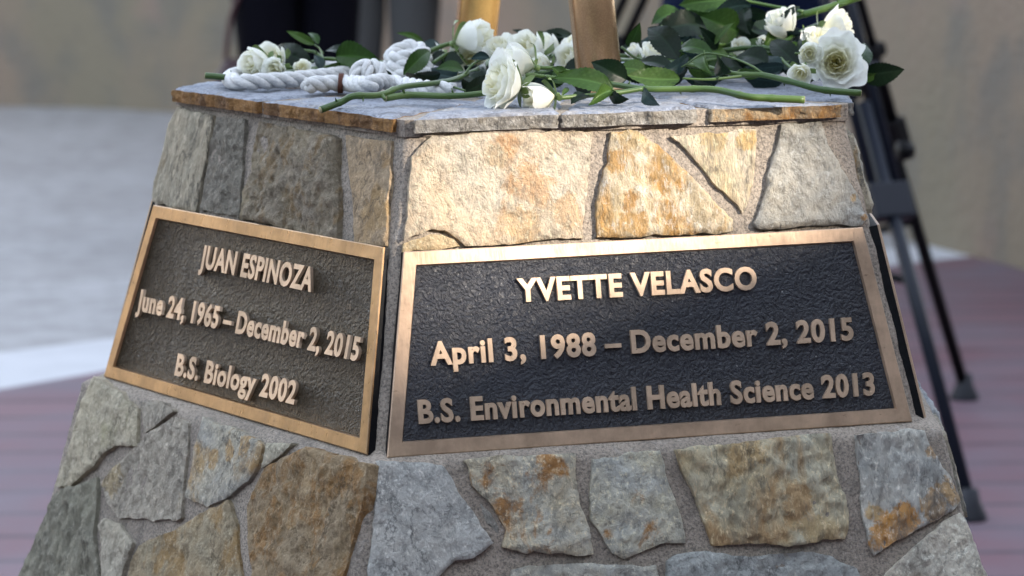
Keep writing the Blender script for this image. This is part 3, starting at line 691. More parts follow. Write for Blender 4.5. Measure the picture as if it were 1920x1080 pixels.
twisted(mb, [on(700, 128, RR), on(640, 139, RR), on(570, 147, RR), on(500, 152, RR), on(455, 154, RR), on(432, 150, RR), on(440, 142, RR), on(480, 137, RR), on(560, 133, RR), on(640, 128, RR)], RR)
twisted(mb, [on(573, 160, RR), on(610, 157, RR), on(650, 156, RR), on(690, 158, RR+.003), on(715, 153, RR+.003), on(750, 158, RR), on(800, 166, RR), on(850, 168, RR)], RR, 6, 1)
kc = on(690, 152, RR)
for k, (a, tl) in enumerate(((0, .1), (1.1, .5), (-.8, -.35))):
    lp = []
    for j in range(11):
        t = j/10*2*math.pi*.86+a
        p = Vector((math.cos(t)*.0125, 0, math.sin(t)*.0115)); p.rotate(Quaternion((0, 0, 1), .9+k*.75)); p.rotate(Quaternion((1, 0, 0), tl))
        lp.append(kc+p+Vector((.004*k-.004, -.004, .004)))
    twisted(mb, lp, RR*.78, 6, k)
ob = mb.build('knotted_line', M_ROPE, rope)
mb = MB()
for k in range(3):
    lp = []; c0 = at(765-k*1, 131-k*17, y=.02+k*.006); rx, ry = .0200-.0022*k, .013
    for j in range(25):
        t = j/24*2*math.pi*.97-1.2; lp.append(c0+Vector((math.cos(t)*rx, math.sin(t)*ry, .0045*math.sin(t+.5)-.003*abs(math.cos(t)))))
    twisted(mb, lp, RR*.95, 5.2, k*.7)
mb.build('stacked_coil', M_ROPE, rope)
mb = MB()
wc = on(640, 156, RR); 
for k in range(3):
    mb.tube([wc+Vector((.0016*k-.002+.0006*math.sin(t), math.cos(t)*.0088, math.sin(t)*.0088)) for t in [q*math.pi/8 for q in range(17)]], .0009, 6)
mb.build('whipping_thread', plain('brown_thread', (.10,.035,.02), .8), rope)

# ================================================================== ROSES
def petal_mat():
    s = NT('white_petal'); at_ = s.n('ShaderNodeAttribute'); at_.attribute_name = 'base'
    c = s.mix(at_.outputs['Fac'], (.90,.91,.86), (.92,.88,.60))
    c = s.mix(s.ramp(s.noise(60, 6, .7), [(.56, 0.), (.72, .4)]), c, (.74,.72,.52)); c = s.mix(s.ramp(s.noise(110, 3, .6), [(.68, 0.), (.74, .5)]), c, (.62,.52,.34))
    s.color(c); s.set(Roughness=.5); s.bump(s.noise(190, 4, .6, s.mapped((1, 1, .35))), .0012, .8)
    tr = s.n('ShaderNodeBsdfTranslucent'); s.l(c, tr.inputs[0]); mx = s.n('ShaderNodeMixShader'); mx.inputs[0].default_value = .4
    s.l(s.b.outputs[0], mx.inputs[1]); s.l(tr.outputs[0], mx.inputs[2]); s.l(mx.outputs[0], s.out.inputs[0]); return s.m
M_PETAL = petal_mat()
def leaf_mat(name, topc, under, rough=.34, transl=.12):
    s = NT(name); g = s.n('ShaderNodeNewGeometry'); at_ = s.n('ShaderNodeAttribute'); at_.attribute_name = 'vein'
    t = s.mix(s.ramp(s.noise(40, 4, .6), [(.35, 0.), (.7, 1.)]), topc, tuple(x*.65 for x in topc))
    t = s.mix(at_.outputs['Fac'], t, tuple(x*1.45+.004 for x in topc)); u = s.mix(at_.outputs['Fac'], under, tuple(x*1.35 for x in under))
    c = s.mix(g.outputs['Backfacing'], t, u); s.color(c); s.b.inputs['Specular IOR Level'].default_value = .16; s.set(Roughness=s.mix(g.outputs['Backfacing'], (rough,)*3, (.6,)*3))
    p = s.bump(at_.outputs['Fac'], .0003, -.5); s.bump(s.noise(260, 3, .6), .0004, .5, p)
    tr = s.n('ShaderNodeBsdfTranslucent'); s.l(c, tr.inputs[0]); mx = s.n('ShaderNodeMixShader'); mx.inputs[0].default_value = transl
    s.l(s.b.outputs[0], mx.inputs[1]); s.l(tr.outputs[0], mx.inputs[2]); s.l(mx.outputs[0], s.out.inputs[0]); return s.m
M_LEAF = {'d': leaf_mat('dark_rose_leaf', (.007,.018,.008), (.07,.115,.085)), 'm': leaf_mat('rose_leaf', (.030,.070,.014), (.12,.19,.12)),
          'l': leaf_mat('young_rose_leaf', (.05,.10,.02), (.11,.18,.07)), 'b': leaf_mat('bluish_rose_leaf', (.022,.042,.040), (.14,.22,.205))}
def stem_mat():
    s = NT('rose_stem'); n = s.noise(14, 4, .6); c = s.mix(s.ramp(n, [(.35, 0.), (.65, 1.)]), (.030,.075,.012), (.075,.13,.025))
    c = s.mix(s.ramp(s.noise(45, 3, .6), [(.66, 0.), (.72, .8)]), c, (.07,.045,.025)); s.color(c); s.set(Roughness=.42); s.bump(s.noise(200, 3, .6), .0003, .5); return s.m
M_STEM = stem_mat(); M_SEPAL = plain('sepal_green', (.14,.22,.06), .5, var=.4); M_CUT = plain('cut_stem_end', (.42,.38,.22), .8)

def set_attr(o, name, vals):
    a = o.data.attributes.new(name, 'FLOAT', 'POINT'); a.data.foreach_set('value', list(vals))

def bloom(parent, c, ax, Rb, opn=0., seed=0, npet=None, stretch=1.0):
    """c: bloom centre; ax: facing; Rb: radius; opn 0 tight bud .. 1 open rose"""
    r = random.Random(seed); ax = Vector(ax).normalized(); X = ax.orthogonal().normalized(); Y = ax.cross(X)
    X, Y = X*math.cos(seed)+Y*math.sin(seed), Y*math.cos(seed)-X*math.sin(seed)
    n = npet or int(10+16*opn); H = Rb*(2.0-.55*opn)*stretch; base = c-ax*H*.5
    V = []; F = []; A = []; ns, nt_ = 11, 12
    for k in range(n):
        q = (k+.6)/n; phi = k*2.39996+r.uniform(-.25, .25)
        rad = Rb*(.10+.90*q**.72)*(1 if q < .99 else 1)
        tipc = (-.42+ (.55+.75*opn)*q)         # how far the tip leans out relative to belly
        wid = (1.25-.35*q)*(1.05-.15*opn)+r.uniform(-.1, .1)
        hh = H*(1.0-.10*q-opn*.38*max(0, q-.35))*(1+r.uniform(-.05, .05)); curl = (.08+.5*opn)*q**2*r.uniform(.6, 1.2)
        w1, w2, ph = r.uniform(1.5, 3), r.uniform(2, 5), r.uniform(0, 6); b0 = len(V)
        lean = r.uniform(-.06, .06)
        for a in range(nt_+1):
            t = a/nt_
            for b in range(ns+1):
                s = b/ns*2-1
                te = t*(1-.24*abs(s)**2.6-.025*math.sin(s*w2*2+ph)*t)
                belly = math.sin(min(1, te*1.25)*math.pi/2)**.8
                rr = rad*(belly*(1-.0*te)+tipc*max(0, te-.45)**1.5*1.25)+Rb*curl*max(0, te-.78)*2.2
                rr *= 1+.05*math.sin(s*w1*2+ph+k)*te**2 + .03*math.sin(w2*s*3+ph)*t**4*(1+2*opn)
                ww = wid*math.sin(math.pi*min(1, .18+(.62-.22*opn)*te))**.7
                an = phi+s*ww*(1-.25*max(0, te-.75)*opn)
                z = H*.02+hh*(te-.12*curl*max(0, te-.8)*8*opn*te)+Rb*lean*te
                rr += Rb*.02*s  # overlap spiral
                V.append(base+(X*math.cos(an)+Y*math.sin(an))*max(rr, Rb*.03)+ax*z); A.append(max(0, min(1, (1-te)*1.0*(1-.6*q)+(.62-q)*.75*(opn*.8+.5))))
        for a in range(nt_):
            for b in range(ns): i = b0+a*(ns+1)+b; F.append((i, i+1, i+ns+2, i+ns+1))
    o = mesh_obj('bloom', V, F, M_PETAL, parent); set_attr(o, 'base', A)
    sb = o.modifiers.new('s', 'SUBSURF'); sb.levels = 1; sb.render_levels = 1
    # receptacle and sepals
    mb = MB(); rb = Rb*(.20 if opn < .6 else .15)
    prof = [(0, 0), (.5, .1), (.95, .45), (1., .9), (.7, 1.35), (.9, 1.7)]
    pts = [base-ax*rb*1.5+ax*z*rb for _, z in prof]; mb.tube(pts, [max(.05, q)*rb for q, _ in prof], 14)
    for k in range(5):
        a = k*2*math.pi/5+seed; d = X*math.cos(a)+Y*math.sin(a); sd_ = ax.cross(d); Ls = Rb*r.uniform(.55, .95); vv = []; wv = Rb*.22
        rf = r.random() < .35
        for j in range(8):
            t = j/7; out = rb*.8+Rb*(1.04*math.sin(min(1, t*1.3)*math.pi/2))*.98 if not rf else rb*.8+Ls*.8*t
            up = Ls*t*(.85 if not rf else -.25*t)-rb*.1
            ww = wv*math.sin(math.pi*(.18+.82*t))**.8*(1 if t < 1 else 0)
            for s in (-1, 0, 1): vv.append(base+d*(out+(.0 if s else -.03*Rb))+sd_*ww*s+ax*up)
        mb.add(vv, [(j*3+s, j*3+s+1, j*3+s+4, j*3+s+3) for j in range(7) for s in (0, 1)])
    mb.build('sepals', M_SEPAL, o)
    return o

def leaf(parent, b, t, wm, roll=0., mat='m', seed=0, fold=.25, curve=.12, curl=0., twist=0.):
    """b base, t tip (world); wm width in metres; roll turns the blade about its midrib (0 faces the camera)"""
    r = random.Random(seed); ax = t-b; L = ax.length; ax.normalize()
    view = (CAM-b).normalized(); N = (view-ax*view.dot(ax)).normalized(); N.rotate(Quaternion(ax, roll)); S = ax.cross(N)
    n, mm = 26, 8; V = []; A = []
    sgn = r.choice((-1, 1))
    for i in range(n+1):
        u = i/n; half = wm*.5*(math.sin(math.pi*u**.80)**.85)*(1-.18*u)*1.12
        if u > .86: half *= 1-((u-.86)/.14)**2*.35
        tw = twist*(u-.3); Nn_, Ss = N*math.cos(tw)-S*math.sin(tw), S*math.cos(tw)+N*math.sin(tw)
        c = b+ax*(L*u)+N*(curve*L*math.sin(math.pi*u))+Ss*(sgn*.03*L*math.sin(math.pi*u))
        for j in range(-mm, mm+1):
            s = j/mm; e = abs(s)
            ser = (1+.05*(1 if i % 2 else -1)) if e == 1 else 1
            vein_ph = (u*9-e*1.3) % 1; vd = min(vein_ph, 1-vein_ph)
            A.append(max(0, 1-e*7) if e < .14 else max(0, 1-vd*7)*.7*(1-.6*e))
            rip = .012*L*math.sin(u*19+s*3+seed)*e*e
            V.append(c+Ss*(half*s*ser*math.cos(fold*e))+Nn_*(half*(fold*e*.9+curl*e*e)+rip*.6+.0006*(1-vd*2)*e))
    W_ = 2*mm+1
    F = [(i*W_+j, (i+1)*W_+j, (i+1)*W_+j+1, i*W_+j+1) for i in range(n) for j in range(W_-1)]
    F = [f[::-1] for f in F]
    o = mesh_obj('leaf', V, F, M_LEAF[mat], parent); set_attr(o, 'vein', A); return o

def stem(parent, pts, r0, r1, cut=True, name='stem', seed=0):
    r = random.Random(seed); c = spline(pts, 8); k = len(c)
    rad = [(r0+(r1-r0)*i/(k-1))*(1+(.16 if i % 11 == 7 else 0)) for i in range(k)]
    mb = MB(); mb.tube(c, rad, 12)
    for i in range(6, k-4, 13):
        d = (c[i+1]-c[i]).normalized(); o_ = d.orthogonal(); o_.rotate(Quaternion(d, r.uniform(0, 6))); mb.tube([c[i]+o_*rad[i]*.5, c[i]+o_*(rad[i]+.0022)-d*.001], [.0013, .0002], 6)
    o = mb.build(name, M_STEM, parent)
    if cut:
        d = (c[0]-c[1]).normalized(); mb = MB(); mb.tube([c[0]-d*.0002, c[0]+d*.0004], [r0*.93]*2, 12); mb.build('cut_end', M_CUT, o)
    return o

def px3(q):     # (px,py) resting on the cap, or (px,py,worldy)
    return at(q[0], q[1], y=q[2]) if len(q) == 3 else at(q[0], q[1], z=Z+.003)
def facing(rt, up, tow_): return RT*rt+Vector((0, 0, 1))*up-Vector((0, 1, 0))*tow_
def spray(label, loc, stems=(), blooms=(), leaves=(), seed=0):
    t = thing('cut_rose', label, 'rose', tuple(px3(loc)), 'white roses laid on the pedestal cap')
    for k, (pts, a, b, cut) in enumerate(stems):
        stem(t, [px3(q) for q in pts], a*pxm(-.1)/2, b*pxm(-.1)/2, cut, 'stem' if k == 0 else 'side_stem', seed+k)
    for k, (x, y, Y_, r_, ax, op) in enumerate(blooms):
        bloom(t, at(x, y, y=Y_), facing(*ax), r_*pxm(Y_)*(1.16-.16*op), op, seed*7+k+1)
    for k, L in enumerate(leaves):
        bx, by, tx, ty, Y0, Y1, wpx, roll, mt = L[:9]; kw = L[9] if len(L) > 9 else {}
        wm = wpx*pxm(Y0)/max(.35, abs(math.cos(roll)))
        leaf(t, at(bx, by, y=Y0), at(tx, ty, y=Y1), wm, roll, mt, seed*13+k, **kw)
    return t

# A: cut end at the far left, running right behind the knot
spray('white rose whose cut green stem end sticks out at the far left of the cap', (385, 142, -.02),
  stems=[([(385,142,-.03),(450,146,-.03),(512,142,-.01),(570,132,.03),(640,124,.08),(800,112,.10),(850,110,.08)], 13, 9, True)],
  blooms=[(885,113,.06,30,(-.2,-.1,.9),.5), (819,98,.12,14,(-.7,.2,.5),.1)],
  leaves=[(812,140,706,96,.02,.0,0,0,'m')][:0]+[(640,128,690,84,.05,.02,1,0,'m')][:0]+[(720,150,810,182,-.06,-.08,26,.5,'b'),(875,150,780,136,.0,.02,28,.4,'b')], seed=1)
# B: heads at the left
spray('cluster of small white roses at the left end, in front of a dark leaf', (520, 130, .04),
  stems=[([(690,122,.06),(640,113,.07),(606,110,.07),(580,118,.05),(562,126,.03),(520,126,.03)], 8, 6, False), ([(606,110,.07),(590,98,.08),(568,94,.08)], 7, 6, False), ([(606,110,.07),(600,92,.09),(590,84,.10)], 4, 3, False)],
  blooms=[(482,117,.02,28,(-.75,-.1,.75),.25),(512,113,.05,27,(-.2,.35,.7),.2),(518,129,.0,19,(-.3,-.1,1),.3),(565,126,.01,15,(.1,.2,.8),0.)],
  leaves=[(590,84,536,58,.10,.10,17,.35,'l'),(596,84,577,62,.10,.12,13,.7,'m'),(585,122,516,88,.05,.09,42,.25,'d'),(630,105,712,112,.05,.02,58,.12,'m',dict(curve=.05)),
          (600,130,590,103,.05,.06,20,.6,'b'),(660,100,610,96,.10,.12,16,.9,'d'),(600,133,640,118,.03,.05,16,.5,'l')], seed=2)
# C: front left stem
spray('white rose on the long stem whose end hangs over the front left edge', (600, 205, -.24),
  stems=[([(601,206,-.25),(640,191,-.24),(664,180,-.24),(712,178,-.23),(755,163,-.2),(830,154,-.15),(868,143,-.11),(905,125,-.08),(925,108,-.05)], 13, 9, True),
         ([(716,179,-.23),(722,186,-.235)], 9, 5, False), ([(868,143,-.11),(890,118,-.1),(918,108,-.08)], 5, 3, False), ([(806,96,.05),(830,86,.06),(856,79,.07)], 10, 9, False), ([(812,118,.02),(835,103,.04),(856,97,.06)], 8, 6, False)],
  blooms=[(886,72,.05,33,(.8,.25,.3),.12)],
  leaves=[(756,140,806,95,-.04,.0,36,.1,'m'),(762,142,822,144,-.05,-.08,30,.6,'d'),(918,108,882,112,-.09,-.09,16,.5,'b',dict(curl=.3)),(735,140,698,148,-.03,-.04,20,.4,'d'),
          (905,120,916,150,-.08,-.12,14,.3,'d'),(870,172,914,142,-.14,-.12,34,.5,'d'),(795,80,742,62,.14,.14,12,.4,'l')], seed=3)
# D: thin stem under it
spray('thinner rose stem lying just under the long front left stem', (722, 184, -.22),
  stems=[([(722,184,-.225),(770,178,-.21),(830,180,-.22),(880,178,-.22),(935,170,-.21),(980,160,-.18)], 13, 10, True), ([(833,157,-.15),(850,163,-.16),(872,170,-.17)], 5, 4, False)],
  blooms=[(995,92,.02,31,(-.5,.35,.6),.2),(942,96,.03,26,(-.3,.6,.4),.3),(1018,120,-.03,17,(-.6,.2,.5),.1)], leaves=[(985,135,1040,120,-.02,.0,36,.5,'b'),(905,160,870,140,-.12,-.1,30,.8,'d'),(990,150,1045,160,-.05,-.07,24,.6,'b'),(1000,70,960,56,.14,.15,10,.5,'d')], seed=4)
# E: the front trio with the stem end at right
spray('big drooping open cream rose with two half open ones, at the middle front', (950, 205, -.27),
  stems=[([(1508,187,-.25),(1440,184,-.25),(1400,181,-.25),(1340,168,-.23),(1275,167,-.22),(1210,167,-.22),(1160,160,-.20),(1120,155,-.18)], 14, 10, True),
         ([(1206,166,-.22),(1150,175,-.23),(1090,180,-.24),(1045,184,-.25)], 9, 8, False), ([(1150,170,-.22),(1100,150,-.21),(1040,146,-.21),(1000,141,-.21),(985,141,-.21)], 8, 8, False),
         ([(1090,140,-.19),(1045,129,-.18),(1012,127,-.18)], 7, 8, False)],
  blooms=[(946,158,-.255,47,(-1.0,.28,.45),.95),(972,118,-.20,32,(-.95,.3,.25),.25),(1012,183,-.255,29,(-.95,-.05,.4),.1)],
  leaves=[(1150,165,1036,146,-.225,-.23,42,.55,'m',dict(curve=.05)),(1138,145,1045,136,-.20,-.2,30,-.45,'l',dict(curve=-.05)),(1175,150,1108,116,-.17,-.17,48,.25,'d'),
          (1150,170,1102,198,-.24,-.26,24,.4,'l',dict(curl=.8,twist=1.2)),(1206,172,1238,198,-.24,-.27,26,.55,'b'),(1060,150,1036,126,-.2,-.19,20,.5,'l',dict(curl=.5)),
          (1140,160,1180,186,-.22,-.25,22,.9,'d'),(1065,165,1052,182,-.23,-.24,10,.3,'l'),(1105,180,1070,196,-.24,-.25,20,.9,'d')], seed=5)
# F: second stem end at the right edge
spray('rose with the stem end reaching past the right front corner', (1612, 174, -.18),
  stems=[([(1614,175,-.19),(1540,168,-.19),(1490,155,-.18),(1432,141,-.16),(1380,139,-.15),(1330,128,-.12),(1260,118,-.08),(1165,112,-.02)], 13, 8, True),
         ([(1432,139,-.16),(1410,124,-.15),(1380,111,-.13),(1345,102,-.12),(1315,102,-.12),(1285,122,-.13),(1260,132,-.14)], 4.5, 3, False), ([(1390,143,-.16),(1330,149,-.17),(1280,147,-.17)], 6, 4, False),
         ([(1240,117,-.06),(1195,110,-.05),(1165,88,-.04)], 6, 5, False)],
  blooms=[(1225,104,.0,24,(.1,.75,.4),.3),(1190,97,.03,13,(-.5,.5,.3),.1),(1072,112,.0,27,(-.5,.2,.5),.35),(1080,84,.03,20,(-.4,.7,.3),.4)],
  leaves=[(1275,148,1173,140,-.16,-.17,40,.5,'l',dict(curve=-.03)),(1290,105,1224,137,-.12,-.15,26,-.4,'b'),(1322,103,1335,140,-.13,-.16,26,.5,'l',dict(curl=.7)),(1272,112,1215,52,-.08,-.04,52,.25,'d'),
          (1278,108,1240,45,-.06,-.02,24,-.3,'l'),(1335,100,1262,98,-.1,-.06,26,.75,'m'),(1345,112,1372,136,-.13,-.16,30,.6,'d'),(1300,150,1340,160,-.15,-.17,18,.8,'d'),
          (1262,130,1190,118,-.12,-.1,22,1.0,'d'),(1240,150,1290,128,-.13,-.11,24,.9,'d')], seed=6)
# G: stem rising out of frame at the top right
spray('rose spray whose thick stem rises at the top right above the others', (1600, 0, .05),
  stems=[([(1612,-6,.06),(1560,12,.06),(1518,24,.06),(1488,34,.07),(1440,60,.1),(1400,88,.12)], 15, 12, True), ([(1506,22,.06),(1460,14,.07),(1410,4,.08),(1370,-4,.08),(1340,-6,.09)], 8, 5, False),
         ([(1560,14,.06),(1576,8,.05),(1590,6,.05)], 3, 2, False)],
  blooms=[(1424,82,.06,13,(.5,.3,.6),.0),(1357,-6,.10,16,(-.3,.6,.5),.1)],
  leaves=[(1372,-2,1272,10,.08,.08,46,.35,'m'),(1408,8,1336,26,.06,.06,38,-.4,'b',dict(curve=-.05)),(1395,16,1408,66,.05,.03,36,.4,'d'),(1385,60,1312,30,.04,.03,66,.25,'m'),
          (1400,20,1448,28,.07,.06,24,.5,'d'),(1500,12,1452,62,.03,.02,15,.5,'d'),(1448,60,1432,88,.03,.02,22,-.4,'l'),(1330,50,1215,70,.08,.05,52,.5,'d'),(1300,-8,1330,30,.10,.09,30,.6,'m'),
          (1345,92,1310,50,.02,.01,24,.4,'d'),(1340,84,1378,42,.01,.02,12,-.5,'l')], seed=7)
# H: right cluster
spray('large open white rose with two small buds, in the right corner cluster', (1568, 150, -.1),
  stems=[([(1200,112,.05),(1280,104,.06),(1335,98,.04),(1400,90,.02),(1450,92,.0),(1500,110,-.03),(1550,118,-.05)], 12, 8, True), ([(1452,92,.0),(1480,72,.02),(1510,56,.05),(1535,45,.07)], 8, 8, False), ([(1470,80,.02),(1500,64,.04),(1532,56,.06)], 8, 8, False),
         ([(1450,92,.0),(1480,125,-.06),(1510,140,-.09)], 6, 5, False), ([(1460,90,.0),(1490,100,-.03),(1525,100,-.06)], 5, 5, False)],
  blooms=[(1568,117,-.10,41,(-.12,.12,1),1.0),(1516,101,-.10,20,(.05,.1,1),.15),(1502,136,-.13,20,(-.25,-.1,1),.12),(1566,50,.04,31,(.75,.35,.2),.35),(1466,48,.03,29,(-.35,.75,.3),.15),(1535,80,.02,26,(.1,.7,.5),.5)],
  leaves=[(1612,140,1696,130,-.02,-.02,44,.4,'d'),(1600,142,1650,137,-.03,-.02,18,.6,'m'),(1600,130,1622,82,.0,.04,34,.3,'d'),(1545,118,1585,160,-.04,-.06,30,.9,'d'),(1500,128,1446,76,-.04,.0,44,.35,'d'),
          (1492,100,1500,72,-.02,.0,12,.3,'d'),(1460,140,1420,112,-.05,-.02,34,.7,'b'),(1470,58,1520,60,.02,.04,18,1.,'b'),(1440,120,1380,108,-.04,-.02,36,.8,'d')], seed=8)
# I: more roses behind the poles
spray('pale rose lying behind between the two sculpture legs', (1030, 95, .08),
  stems=[([(1180,106,.08),(1120,100,.08),(1060,98,.08),(1040,96,.08)], 9, 8, True), ([(1060,98,.08),(1020,110,.05),(985,118,.03)], 7, 6, False)],
  blooms=[(1030,89,.08,24,(-.6,.5,.4),.1),(970,96,.04,22,(-.6,.5,.4),.15)],
  leaves=[(1075,68,1008,66,.12,.12,18,.7,'d'),(1035,64,1065,78,.12,.12,18,.6,'d'),(960,88,930,80,.1,.1,20,.8,'d'),(1020,60,1000,72,.13,.13,10,.5,'m'),(1180,90,1200,42,.06,.05,26,.3,'m'),(1210,95,1165,90,.08,.08,26,.9,'d')], seed=9)
# J: under layer at right, loose leafy stems
rl = random.Random(5)
ul = []
for k in range(46):
    bx = rl.uniform(1180, 1520); by = rl.uniform(78, 142); Y = .24-(by-70)*.0042; a = rl.uniform(-.6, .6)+rl.choice((0, math.pi)); L = rl.uniform(45, 80)
    ul.append((bx, by, bx+math.cos(a)*L, min(by+math.sin(a)*L*.4, 150), Y, Y-math.sin(a)*.03, rl.uniform(26, 42), rl.uniform(.3, 1.1)*rl.choice((1, 1, -1)), rl.choice('ddmdb')))
for k in range(16):
    bx = rl.uniform(1270, 1440); by = rl.uniform(8, 75); a = rl.uniform(-.7, .7)+rl.choice((0, math.pi)); L = rl.uniform(45, 80); Y = rl.uniform(.08, .2)
    ul.append((bx, by, bx+math.cos(a)*L, by+math.sin(a)*L*.6, Y, Y+rl.uniform(-.02, .02), rl.uniform(26, 44), rl.uniform(.2, .9)*rl.choice((1, 1, -1)), rl.choice('dmmblm')))
for k in range(14):
    bx = rl.uniform(1180, 1480); by = rl.uniform(92, 138); Y = .16-(by-70)*.0042; a = rl.uniform(-.5, .5)+rl.choice((0, math.pi)); L = rl.uniform(40, 70)
    ul.append((bx, by, bx+math.cos(a)*L, min(by+math.sin(a)*L*.4, 148), Y, Y, rl.uniform(20, 32), rl.uniform(.3, .9)*rl.choice((1, -1)), rl.choice('lmbl')))
spray('leafy rose stems heaped under the right hand roses', (1350, 120, .05),
  stems=[([(1190,130,-.06),(1260,124,-.03),(1340,112,.01),(1420,106,.02),(1490,100,.03)], 10, 7, True), ([(1200,100,.1),(1290,92,.1),(1380,80,.1),(1450,70,.1)], 9, 6, False)],
  blooms=[(1338,64,.14,12,(-.5,.5,.4),0.),(1386,92,.05,17,(.2,.6,.6),.2),(1262,84,.1,18,(-.4,.5,.5),.3)], leaves=ul, seed=10)
ul = []
for k in range(18):
    bx = rl.uniform(820, 1080); by = rl.uniform(95, 158); Y = .24-(by-70)*.0042; a = rl.uniform(-.5, .5)+rl.choice((0, math.pi)); L = rl.uniform(35, 60)
    ul.append((bx, by, bx+math.cos(a)*L, by+math.sin(a)*L*.3, Y, Y, rl.uniform(20, 32), rl.uniform(.5, 1.1)*rl.choice((1, -1)), rl.choice('ddmb')))
spray('leafy rose stems half hidden under the middle roses', (950, 135, .0),
  stems=[([(860,140,-.02),(930,138,-.03),(1000,136,-.04),(1080,138,-.05)], 9, 7, True)], leaves=ul, seed=11)

# ================================================================== PEOPLE AND TRIPOD
def skin_obj(name, pts, edges, rad, mat, parent, lv=2):
    me = bpy.data.meshes.new(name); me.from_pydata([tuple(p) for p in pts], edges, []); me.materials.append(mat)
    o = bpy.data.objects.new(name, me); COL.objects.link(o); o.parent = parent; o.matrix_parent_inverse = parent.matrix_world.inverted()
    sk = o.modifiers.new('skin', 'SKIN'); sk.use_smooth_shade = True
    for i, r_ in enumerate(rad):
        d = me.skin_vertices[0].data[i]; d.radius = (r_ if isinstance(r_, tuple) else (r_, r_)); d.use_root = (i == 0)
    ss = o.modifiers.new('sub', 'SUBSURF'); ss.levels = lv; ss.render_levels = lv; return o
M_SKIN = plain('skin', (.42,.24,.17), .5); M_SHOE = plain('black_leather', (.012,.012,.013), .35)
def person(label, x, y, face, top_c, leg_c, hair_c, hgt=1.76, spread=.11, arm=.12, clasp=False):
    k = hgt/1.76; t = thing('person', label, 'person', (x, y, 0))
    M = Matrix.Translation((x, y, 0)) @ Matrix.Rotation(face, 4, 'Z') @ Matrix.Scale(k, 4)
    P = lambda *q: M@Vector(q)
    mt, ml, mh = plain('top_cloth', top_c, .9, spec=.08), plain('trouser_cloth', leg_c, .9, bumps=(60, .003), spec=.08), plain('hair', hair_c, .5, bumps=(200, .003))
    # body: pelvis root, spine, head, arms, legs
    pts = [P(0,0,.95), P(0,0,1.12), P(0,.0,1.34), P(0,.01,1.46), P(0,-.01,1.54), P(0,-.02,1.62), P(0,-.02,1.72)]
    rad = [.12, .105, .13, .065, .055, .085, .065]; ed = [(i, i+1) for i in range(6)]
    def ext(root, q, r_):
        b = len(pts); 
        for i, (a, c) in enumerate(zip(q, r_)): pts.append(P(*a)); rad.append(c); ed.append((root if i == 0 else b+i-1, b+i))
        return len(pts)-1
    for s in (-1, 1):
        if clasp:
            e = ext(2, [(s*.16,0,1.40),(s*.24,.03,1.13),(s*.11,-.19,1.05),(s*.05,-.23,1.05)], [.055,.042,.03,.034])
            for f_ in range(4): ext(e, [(s*.02,-.25,1.08-.019*f_),(s*-.015,-.255,1.078-.019*f_),(s*-.035,-.235,1.075-.019*f_)], [.010,.009,.007])
            ext(e, [(s*.04,-.25,1.09),(s*.01,-.262,1.105)], [.011,.009])
        else: e = ext(2, [(s*.16,0,1.40),(s*(.19+arm*.4),.01,1.13),(s*(.19+arm),-.06,.90),(s*(.19+arm),-.08,.83)], [.055,.042,.03,.034])
        for f_ in range(0 if clasp else 4): ext(e, [(s*(.175+arm+.018*f_),-.085+.003*f_,.785),(s*(.172+arm+.018*f_),-.092,.745-.006*abs(f_-1.5)),(s*(.168+arm+.017*f_),-.085,.715-.008*abs(f_-1.5))], [.010,.009,.007])
        if not clasp: ext(e, [(s*(.155+arm),-.105,.80),(s*(.15+arm),-.12,.765)], [.011,.009])
        ext(0, [(s*.09,0,.88),(s*spread,-.01,.50),(s*(spread+.01),.02,.09),(s*(spread+.015),-.06,.04),(s*(spread+.02),-.13,.03)], [.085,.058,.042,.035,.025])
    skin_obj('body', pts, ed, [r_*k for r_ in rad], M_SKIN, t)
    pts = [P(0,0,1.00), P(0,0,.93)]; rad = [.155, .15]; ed = [(0, 1)]
    for s in (-1, 1): ext(1, [(s*.10,0,.84),(s*(spread),0,.66),(s*spread,-.015,.48),(s*(spread+.01),.01,.28),(s*(spread+.01),.015,.07)], [.108,.095,.078,.07,.066])
    skin_obj('trousers', pts, ed, [r_*k for r_ in rad], ml, t)
    pts = [P(0,0,.93), P(0,0,1.12), P(0,0,1.32), P(0,.01,1.43)]; rad = [.16, .145, .155, .08]; ed = [(0,1),(1,2),(2,3)]
    for s in (-1, 1): ext(2, [(s*.17,0,1.39),(s*.25,.03,1.13),(s*.12,-.18,1.05)] if clasp else [(s*.17,0,1.39),(s*(.195+arm*.4),.01,1.13),(s*(.195+arm),-.055,.915)], [.07,.056,.042])
    skin_obj('jacket', pts, ed, [r_*k for r_ in rad], mt, t)
    skin_obj('hair', [P(0,.015,1.66), P(0,.0,1.73), P(0,.05,1.60)], [(0,1),(0,2)], [.095*k, .085*k, .06*k], mh, t)
    for s in (-1, 1):
        skin_obj('shoe', [P(s*(spread+.01),.04,.045), P(s*(spread+.015),-.05,.045), P(s*(spread+.02),-.15,.032)], [(0,1),(1,2)], [.045*k, .048*k, .036*k], M_SHOE, t, 1)
        mb = MB(); c = P(s*.032, -.098, 1.635); mb.tube([c+Vector((0, 0, -.011)), c+Vector((0, 0, -.004)), c+Vector((0, 0, .004)), c+Vector((0, 0, .011))], [.004, .011, .011, .004], 10); mb.build('eye', M_SHOE, t)
    return t
person('person in black suit standing behind the left of the pedestal', at(555, 0, y=5.9).x, 5.9, .3, (.0035,.0035,.006), (.003,.003,.006), (.02,.015,.01), 1.80, .085, .05, True)
person('person in dark grey standing behind the first, hand hanging down', at(725, 0, y=7.2).x, 7.2, -.2, (.05,.05,.05), (.07,.07,.07), (.03,.02,.015), 1.74, .09, .03)
